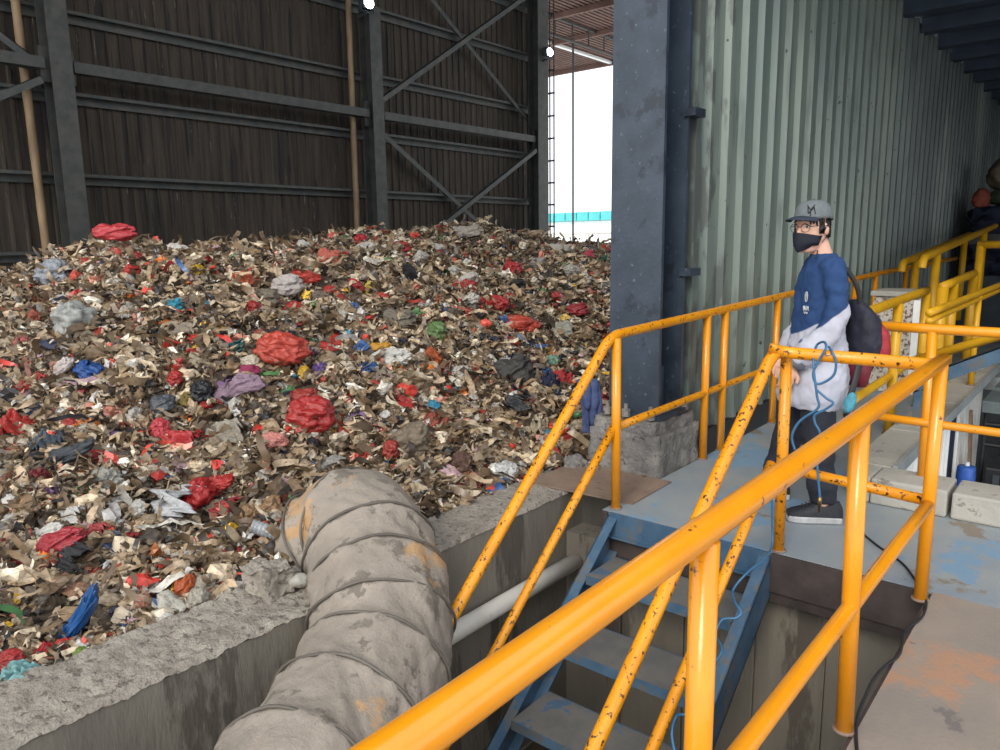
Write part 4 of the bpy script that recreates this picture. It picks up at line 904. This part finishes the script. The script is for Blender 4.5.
for s,L_ in arms.items(): tb(smoothpath(L_,4),[.055,.052,.048,.044,.04,.038,.034,.03,.026])
# hands
for s in (1,-1):
    w0=Vector(arms[s][2]); d=(w0-Vector(arms[s][1])).normalized(); d=(d+Vector((0,0,-.9))).normalized(); side=Vector((d.z,0,-d.x)).normalized(); 
    nrm_=d.cross(side)
    tb([w0-d*.02,w0+d*.03,w0+d*.085],[.024,.030,.033],14,.55)
    for k in range(4):
        b0=w0+d*.078+side*(.027-.018*k)*1; l=(.062,.072,.068,.054)[k]; cu=nrm_*(-s)*1
        tb(smoothpath([b0,b0+d*l*.45+cu*.006,b0+d*l*.8+cu*.022,b0+d*l*.98+cu*.04],3),[.0095,.0093,.009,.0088,.0086,.0084,.008,.0076,.0066,.005],8)
    b0=w0+d*.03+side*.024; tb(smoothpath([b0,b0+side*.022+d*.022,b0+side*.027+d*.052],3),[.012,.0118,.0112,.0108,.0102,.009,.006],8)
# head
def head_ring(z,rx,ry,cx=0):
    return z,rx,ry,cx
HRG=[(-.125,.030,.030,.045),(-.115,.050,.042,.035),(-.09,.071,.056,.018),(-.06,.083,.066,.008),(-.02,.09,.072,.0),(.02,.094,.076,-.003),(.06,.094,.077,-.005),(.09,.084,.07,-.007),(.112,.06,.052,-.008),(.124,.03,.028,-.008)]
rows=[]
for z,rx,ry,cx in HRG:
    row=[]
    for k in range(32):
        a=2*pi*k/32; x=cx+rx*cos(a); y=ry*sin(a)
        if cos(a)>.9 and -.05<z<.03: x+=.012
        row.append(bm.verts.new(hp((x,y,z))))
    rows.append(row)
for i in range(len(rows)-1):
    for k in range(32): bm.faces.new((rows[i][k],rows[i][(k+1)%32],rows[i+1][(k+1)%32],rows[i+1][k]))
bm.faces.new(rows[0][::-1]); bm.faces.new(rows[-1])
# nose, brow, ears
tb([hp((.088,0,.03)),hp((.102,0,.0)),hp((.113,0,-.025)),hp((.098,0,-.038))],[.008,.010,.013,.010],10)
tb([hp((.083,-.04,.036)),hp((.092,0,.034)),hp((.083,.04,.036))],[.007,.008,.007],8)
for s in (1,-1): ball(bm,hp((-.008,.078*s,-.01)),.03,2,(.62,.35,1.05),HR)
body=fin('body',bm,skin,PE,True); remesh(body,.0048,3)
# eyes
for s in (1,-1):
    bm=NB(); ball(bm,hp((.079,.032*s,.01)),.0125,2); ey=fin('eye',bm,plastic((225,222,218),.3),PE,True)
    bm=NB(); ball(bm,hp((.0885,.034*s,.009)),.006,2); fin('iris',bm,hairm,ey,True)
    bm=NB(); tube(bm,[hp((.088,.014*s,.034)),hp((.092,.032*s,.04)),hp((.082,.052*s,.034))],.003,6); fin('eyebrow',bm,hairm,PE,True)
    bm=NB(); tube(bm,[hp((.086,.018*s,.016)),hp((.0925,.032*s,.0205)),hp((.083,.05*s,.013))],.0022,6); fin('eyelid',bm,hairm,PE,True)
# glasses
g=bpy.data.objects.new('glasses',None)
gm_=mat('wire',S(70,60,60),None,5,.3,.6)
bm=NB()
for s in (1,-1):
    c=Vector((.104,.034*s,.004)); tube(bm,[hp(c+Vector((-abs(sin(t))*0-.006*(cos(t)*s>0)*abs(cos(t)),.025*cos(t),.021*sin(t)))) for t in [k*2*pi/24 for k in range(25)]],.0016,6,False)
    tube(bm,[hp((.098,.058*s,.01)),hp((.05,.083*s,.012)),hp((-.005,.087*s,.01)),hp((-.02,.085*s,-.008))],.0017,6)
tube(bm,[hp((.104,-.01,.008)),hp((.108,0,.011)),hp((.104,.01,.008))],.0016,6)
fin('glasses',bm,gm_,PE,True)
# mask
def shell(zs,a0,a1,m,name,off,par,fx=lambda a,z:0,sub=True,n=28):
    bm=NB(); rows=[]
    def prof(z):
        for (z0,rx0,ry0,c0),(z1,rx1,ry1,c1) in zip(HRG,HRG[1:]):
            if z<=z1: 
                t=max(0,(z-z0)/(z1-z0)); return rx0+(rx1-rx0)*t,ry0+(ry1-ry0)*t,c0+(c1-c0)*t
        return HRG[-1][1:]
    for z in zs:
        rx,ry,cx=prof(z); row=[]
        for k in range(n+1):
            a=a0+(a1-a0)*k/n; zz_=z
            row.append((a,zz_,rx,ry,cx))
        rows.append([bm.verts.new(hp((cx+(rx+off+fx(a,z))*cos(a),(ry+off+fx(a,z)*.4)*sin(a),zz_+ (fz(a,z) if fz else 0)))) for a,zz_,rx,ry,cx in row])
    for i in range(len(rows)-1):
        for k in range(n): bm.faces.new((rows[i][k],rows[i][k+1],rows[i+1][k+1],rows[i+1][k]))
    return fin(name,bm,m,par,True)
fz=lambda a,z: (.012*max(0,cos(a))**3 if z>-.04 else 0)-(-.03 if z<-.1 else 0)*min(1,abs(a)/1.3)-( .012*min(1,abs(a)/1.2) if z>-.04 else 0)
mk=shell([-.122,-.116,-.105,-.09,-.065,-.045,-.034,-.028],-1.36,1.36,mat('mask',S(18,22,34),S(26,30,44),10,.8),'face_mask',.009,PE,lambda a,z:.032*max(0,cos(a))**4*(1 if -.095<z<-.01 else .8))
mk.modifiers.new('s','SOLIDIFY').thickness=.003
for s in (1,-1):
    bm=NB(); tube(bm,smoothpath([hp((.02,.073*s,-.03)),hp((-.01,.083*s,-.0)),hp((-.03,.08*s,.0)),hp((-.028,.08*s,-.03)),hp((.01,.066*s,-.075))],4),.0018,6); fin('ear_loop',bm,M['black'],mk,True)
bm=NB(); tube(bm,[hp((.035,.06,-.115)),hp((.06,.075,-.135)),hp((.09,.085,-.15))],.0035,6); fin('cord_end',bm,M['black'],PE,True)
# hair
bm=NB(); rows=[]
for z,low in ((-.055,1),(-.03,0),(.0,0),(.02,0),(.045,0)):
    rx,ry,cx=.094,.078,-.006; row=[]
    for k in range(41):
        a=radians(62)+radians(236)*k/40; w_=1+.03*sin(k*2.7)
        row.append(bm.verts.new(hp((cx+rx*w_*cos(a),ry*w_*sin(a),z+ (.03*abs(cos(a))*0 if low else 0)+ (.028*sin(k*.9)**2 if low else 0)+(.05*(k<7 or k>33) if low else 0)))))
    rows.append(row)
for i in range(len(rows)-1):
    for k in range(40): bm.faces.new((rows[i][k],rows[i][k+1],rows[i+1][k+1],rows[i+1][k]))
o=fin('hair',bm,hairm,PE,True); o.modifiers.new('s','SOLIDIFY').thickness=.012
bm=NB()
for k in range(15):
    a=radians(-75+150*k/14); L_=.03+.018*random.random()
    tube(bm,smoothpath([hp((-.006+.088*cos(a),.072*sin(a),.06)),hp((-.004+.092*cos(a),.075*sin(a),.05)),hp((-.003+.095*cos(a+.06),.078*sin(a+.06),.058-L_*.8-.012*abs(a)))],3),[.009,.009,.009,.008,.007,.006,.003],6)
fin('fringe',bm,hairm,o,True)
# cap
capm=mat('cap_grey',S(96,102,106),S(108,114,116),40,.9,bump=.1,bscale=120)
bm=NB(); rows=[]
for i in range(11):
    t=i/10; z=.048+.094*sin(t*pi/2); s_=max(.02,cos(t*pi/2)**.62)
    rows.append([bm.verts.new(hp((-.006+.108*s_*cos(2*pi*k/32),.09*s_*sin(2*pi*k/32),z-.0+.012*(-cos(2*pi*k/32))*0-(.018*(1-t) if cos(2*pi*k/32)<0 else 0)*abs(cos(2*pi*k/32)))) ) for k in range(32)])
for i in range(10):
    for k in range(32): bm.faces.new((rows[i][k],rows[i][(k+1)%32],rows[i+1][(k+1)%32],rows[i+1][k]))
bm.faces.new(rows[-1]); cap=fin('cap',bm,capm,PE,True); cap.modifiers.new('s','SOLIDIFY').thickness=.003
bm=NB(); n=16; g=[]
for i in range(n+1):
    a=-1.15+2.3*i/n; row=[]
    for j in range(7):
        r_=j/6; ex=.08*(cos(a*1.2)**.5 if cos(a*1.2)>0 else 0); x=-.006+.107*cos(a)+ex*r_; y=.089*sin(a)*(1+.03*r_); z=.066-.002*r_-.020*(sin(a)**2)-.012*r_*r_
        row.append(bm.verts.new(hp((x,y,z))))
    g.append(row)
for i in range(n):
    for j in range(6): bm.faces.new((g[i][j],g[i+1][j],g[i+1][j+1],g[i][j+1]))
br=fin('brim',bm,mat('brim_navy',S(34,42,56),S(44,52,66),30,.85),cap,True); br.modifiers.new('s','SOLIDIFY').thickness=.004
bm=NB(); ball(bm,hp((-.006,0,.147)),.008,2,(1,1,.5)); fin('button',bm,capm,cap,True)
# interlocked letters on the front left panel of the cap
lm_=mat('thread_black',S(20,22,26),None,5,.7)
def cp3(u,v):     # u across (towards left of head), v up ; on front-left cap surface
    a=radians(34)+u/.098; z=.09+v; t=asin(min(1,(z-.048)/.094))/(pi/2); s_=cos(t*pi/2)**.62
    return hp((-.006+.1105*s_*cos(a),.0925*s_*sin(a),z))
bm=NB()
for st_ in (((-.022,-.018),(-.016,.016),(.012,-.014),(.019,.02)),((-.019,.028),(.002,.004),(.024,.027)),((.002,.004),(.001,-.027))):
    pts=[]
    for a,b_ in zip(st_,st_[1:]): pts+=[(a[0]+(b_[0]-a[0])*i/5,a[1]+(b_[1]-a[1])*i/5) for i in range(6)]
    tube(bm,[cp3(-u,v) for u,v in pts],.0024,6)
fin('emblem',bm,lm_,cap)
# top: shirt mesh (blue above, light grey below the slanted colour seam)
SM=bpy.data.materials.new('two_tone_top'); SM.use_nodes=True; nt=SM.node_tree; N=nt.nodes; L=nt.links; b=N['Principled BSDF']; b.inputs['Roughness'].default_value=.85
tc=N.new('ShaderNodeTexCoord'); sp=N.new('ShaderNodeSeparateXYZ'); L.new(tc.outputs['Object'],sp.inputs[0])
m1=N.new('ShaderNodeMath'); m1.operation='MULTIPLY_ADD'; L.new(sp.outputs['X'],m1.inputs[0]); m1.inputs[1].default_value=.85; L.new(sp.outputs['Z'],m1.inputs[2])
nn=N.new('ShaderNodeTexNoise'); nn.inputs['Scale'].default_value=7; L.new(tc.outputs['Object'],nn.inputs[0]); m2=N.new('ShaderNodeMath'); m2.operation='MULTIPLY_ADD'; L.new(nn.outputs['Fac'],m2.inputs[0]); m2.inputs[1].default_value=.06; L.new(m1.outputs[0],m2.inputs[2])
rp=N.new('ShaderNodeValToRGB'); rp.color_ramp.elements[0].position=1.055-.0; rp.color_ramp.elements[1].position=1.06
sb=N.new('ShaderNodeMath'); sb.operation='SUBTRACT'; L.new(m2.outputs[0],sb.inputs[0]); sb.inputs[1].default_value=.643
rp.color_ramp.elements[0].position=.488; rp.color_ramp.elements[1].position=.494; rp.color_ramp.elements[0].color=S(176,178,190); rp.color_ramp.elements[1].color=S(28,60,104); L.new(sb.outputs[0],rp.inputs[0]); L.new(rp.outputs[0],b.inputs['Base Color'])
bm=NB()
loft(bm,[(0.015,0,.61,.165,.225),(0.015,0,.66,.175,.235),(.01,0,.76,.17,.225),(0,0,.9,.148,.20),(0,0,1.02,.128,.17),(0,0,1.15,.125,.17),(-.005,0,1.26,.12,.175),(-.01,0,1.325,.105,.165),(-.008,0,1.365,.085,.115),(-.002,0,1.395,.072,.078),(.002,0,1.412,.064,.066)],28)
for s,L_ in arms.items():
    pts=smoothpath([Vector((-.005,.12*s,1.325))]+[Vector(p) for p in L_[:2]]+[Vector(L_[2])+Vector((-.015,0,.015))],7)
    nP=len(pts); tube(bm,pts,[.064-.008*(i/(nP-1))+.008*sin(i*1.1)*(i>10)+(.012 if 14<i<19 else 0) for i in range(nP)],18)
sh=fin('shirt',bm,SM,PE,True); remesh(sh,.010,4)
# fold displacement
tx=bpy.data.textures.new('folds','CLOUDS'); tx.noise_scale=.06; tx.noise_depth=2
dm=sh.modifiers.new('folds','DISPLACE'); dm.texture=tx; dm.strength=.028; dm.mid_level=.5
cu_=Vector(arms[1][2])
bm=NB(); d=(cu_-Vector(arms[1][1])).normalized(); tube(bm,[cu_-d*.04,cu_-d*.01,cu_+d*.004],[.05,.045,.036],18); fin('cuff',bm,plastic((110,112,124),.85),sh,True)
# chest print
wp=plastic((214,218,224),.8)
bm=NB(); 
def chest(u,v): # u toward left side angle, v height
    a=radians(38)+u; return Vector((.0+.134*cos(a),.183*sin(a),v))
tube(bm,[chest(.045*cos(t),1.195+.026*sin(t)) for t in [k*2*pi/16 for k in range(17)]],.0028,6,False)
tube(bm,[chest(0,1.21),chest(.02,1.195),chest(-.02,1.19),chest(0,1.178)],.0028,6)
tube(bm,smoothpath([chest(-.10+.03*k,1.135+.012*(-1)**k) for k in range(8)],3),.0026,6)
tube(bm,smoothpath([chest(-.06+.035*k,1.112+.006*(-1)**k) for k in range(5)],3),.002,6)
fin('chest_print',bm,wp,sh,True)
# trousers
bm=NB()
loft(bm,[(0,0,.93,.125,.17),(0,0,.85,.135,.18),(0,0,.78,.13,.18),(0,0,.72,.11,.16)][::-1],24)
for s,L_ in legs.items():
    pts=smoothpath([Vector(p) for p in L_[:2]]+[Vector(L_[2])+Vector((0,0,.02))],7); nP=len(pts)
    tube(bm,pts,[.100-.032*(i/(nP-1))+.006*sin(i*1.7)*(i>8) for i in range(nP)],20)
tr=fin('trousers',bm,mat('trousers_black',S(28,31,42),S(38,41,52),12,.85),PE,True); remesh(tr,.010,4)
dm=tr.modifiers.new('folds','DISPLACE'); dm.texture=tx; dm.strength=.02; dm.mid_level=.5
# shoes
for s in (1,-1):
    an=Vector(legs[s][2]); ya=radians(-6 if s>0 else 8)
    e2=bpy.data.objects.new('shoe',None)
    Rz=Matrix.Rotation(ya,3,'Z')
    def q_(x,y,z): return Rz@Vector((x,y,0))+Vector((an.x,an.y,z))
    bm=NB(); secs=[(-.095,.032,.09),(-.08,.042,.118),(-.04,.046,.13),(.0,.046,.128),(.04,.048,.112),(.08,.052,.094),(.12,.054,.08),(.155,.048,.07),(.18,.032,.058)]
    rows=[]
    for x,hw,h in secs:
        rows.append([bm.verts.new(q_(x,hw*cos(t),.03+max(0,(h-.03)*sin(t)**.7) if sin(t)>0 else .03)) for t in [pi*k/14 for k in range(15)]])
    for i in range(len(rows)-1):
        for k in range(14): bm.faces.new((rows[i][k],rows[i][k+1],rows[i+1][k+1],rows[i+1][k]))
    bm.faces.new(rows[0]); bm.faces.new(rows[-1][::-1])
    shoe=fin('shoe',bm,mat('shoe_black',S(26,28,34),S(44,46,52),20,.6,bump=.3,bscale=90),PE,True)
    bm=NB(); outl=[]
    for x,hw,h in secs: outl.append((x,hw*1.1))
    pts=[(x,w_) for x,w_ in outl]+[(x,-w_) for x,w_ in outl[::-1]]
    prism(bm,[q_(x,y,.001) for x,y in pts],(0,0,.040)); so=fin('sole',bm,plastic((216,216,216),.6),shoe); so.modifiers.new('b','BEVEL').width=.008
    bm=NB()
    for k in range(5):
        x=.03+k*.018; z=.03+.09-.009*k; tube(bm,smoothpath([q_(x,-.022,z),q_(x+.004,0,z+.012),q_(x,.022,z)],3),.0028,6)
    fin('laces',bm,plastic((60,62,70),.8),shoe,True)
# backpack: held thing, top level
BP=empty('backpack',(4.16,1.245,0),radians(125),'black and red backpack worn on the person\'s back','backpack')
bm=NB(); loft(bm,[(-.22,.02,.80,.05,.10),(-.225,.02,.85,.075,.125),(-.23,.02,.95,.085,.135),(-.225,.02,1.05,.08,.13),(-.20,.02,1.13,.055,.10),(-.175,.02,1.17,.03,.05)],24)
o=fin('pack_body',bm,plastic((34,38,58),.7),BP,True); remesh(o,.01,4); dm=o.modifiers.new('f','DISPLACE'); dm.texture=tx; dm.strength=.02
bm=NB(); loft(bm,[(-.30,.02,.84,.045,.09),(-.31,.02,.90,.055,.10),(-.305,.02,1.0,.045,.09),(-.29,.02,1.05,.02,.05)],20); o=fin('front_pocket',bm,plastic((186,30,46),.6),BP,True); remesh(o,.01,3)
bm=NB(); loft(bm,[(-.2,.03,.72,.045,.1),(-.2,.03,.78,.06,.12),(-.2,.03,.84,.07,.125)],20); fin('lower_panel',bm,plastic((140,26,44),.7),BP,True)
for s in (1,-1):
    bm=NB(); tube(bm,smoothpath([(-.19,.07*s,1.10),(-.15,.10*s,1.24),(-.08,.105*s,1.34),(-.0,.11*s,1.375),(.05,.115*s,1.35)],6),.012,8,True,.45) ; fin('strap',bm,M['black'],BP,True)
bm=NB(); tube(bm,smoothpath([(-.16,.17,.86),(-.13,.20,.75),(-.10,.21,.64),(-.11,.2,.54)],5),.016,8,True,.4); fin('hanging_strap',bm,M['black'],BP,True)
o=lump('glove',(0,0,0),(.028,.028,.06),(70,170,196),'light blue glove hanging at the person\'s hip below the backpack','glove',3)
a=Matrix.Rotation(radians(125),3,'Z')@Vector((-.10,.24,.66))+Vector((4.16,1.245,0)); o.location=a; o.rotation_euler=(.2,.3,0)
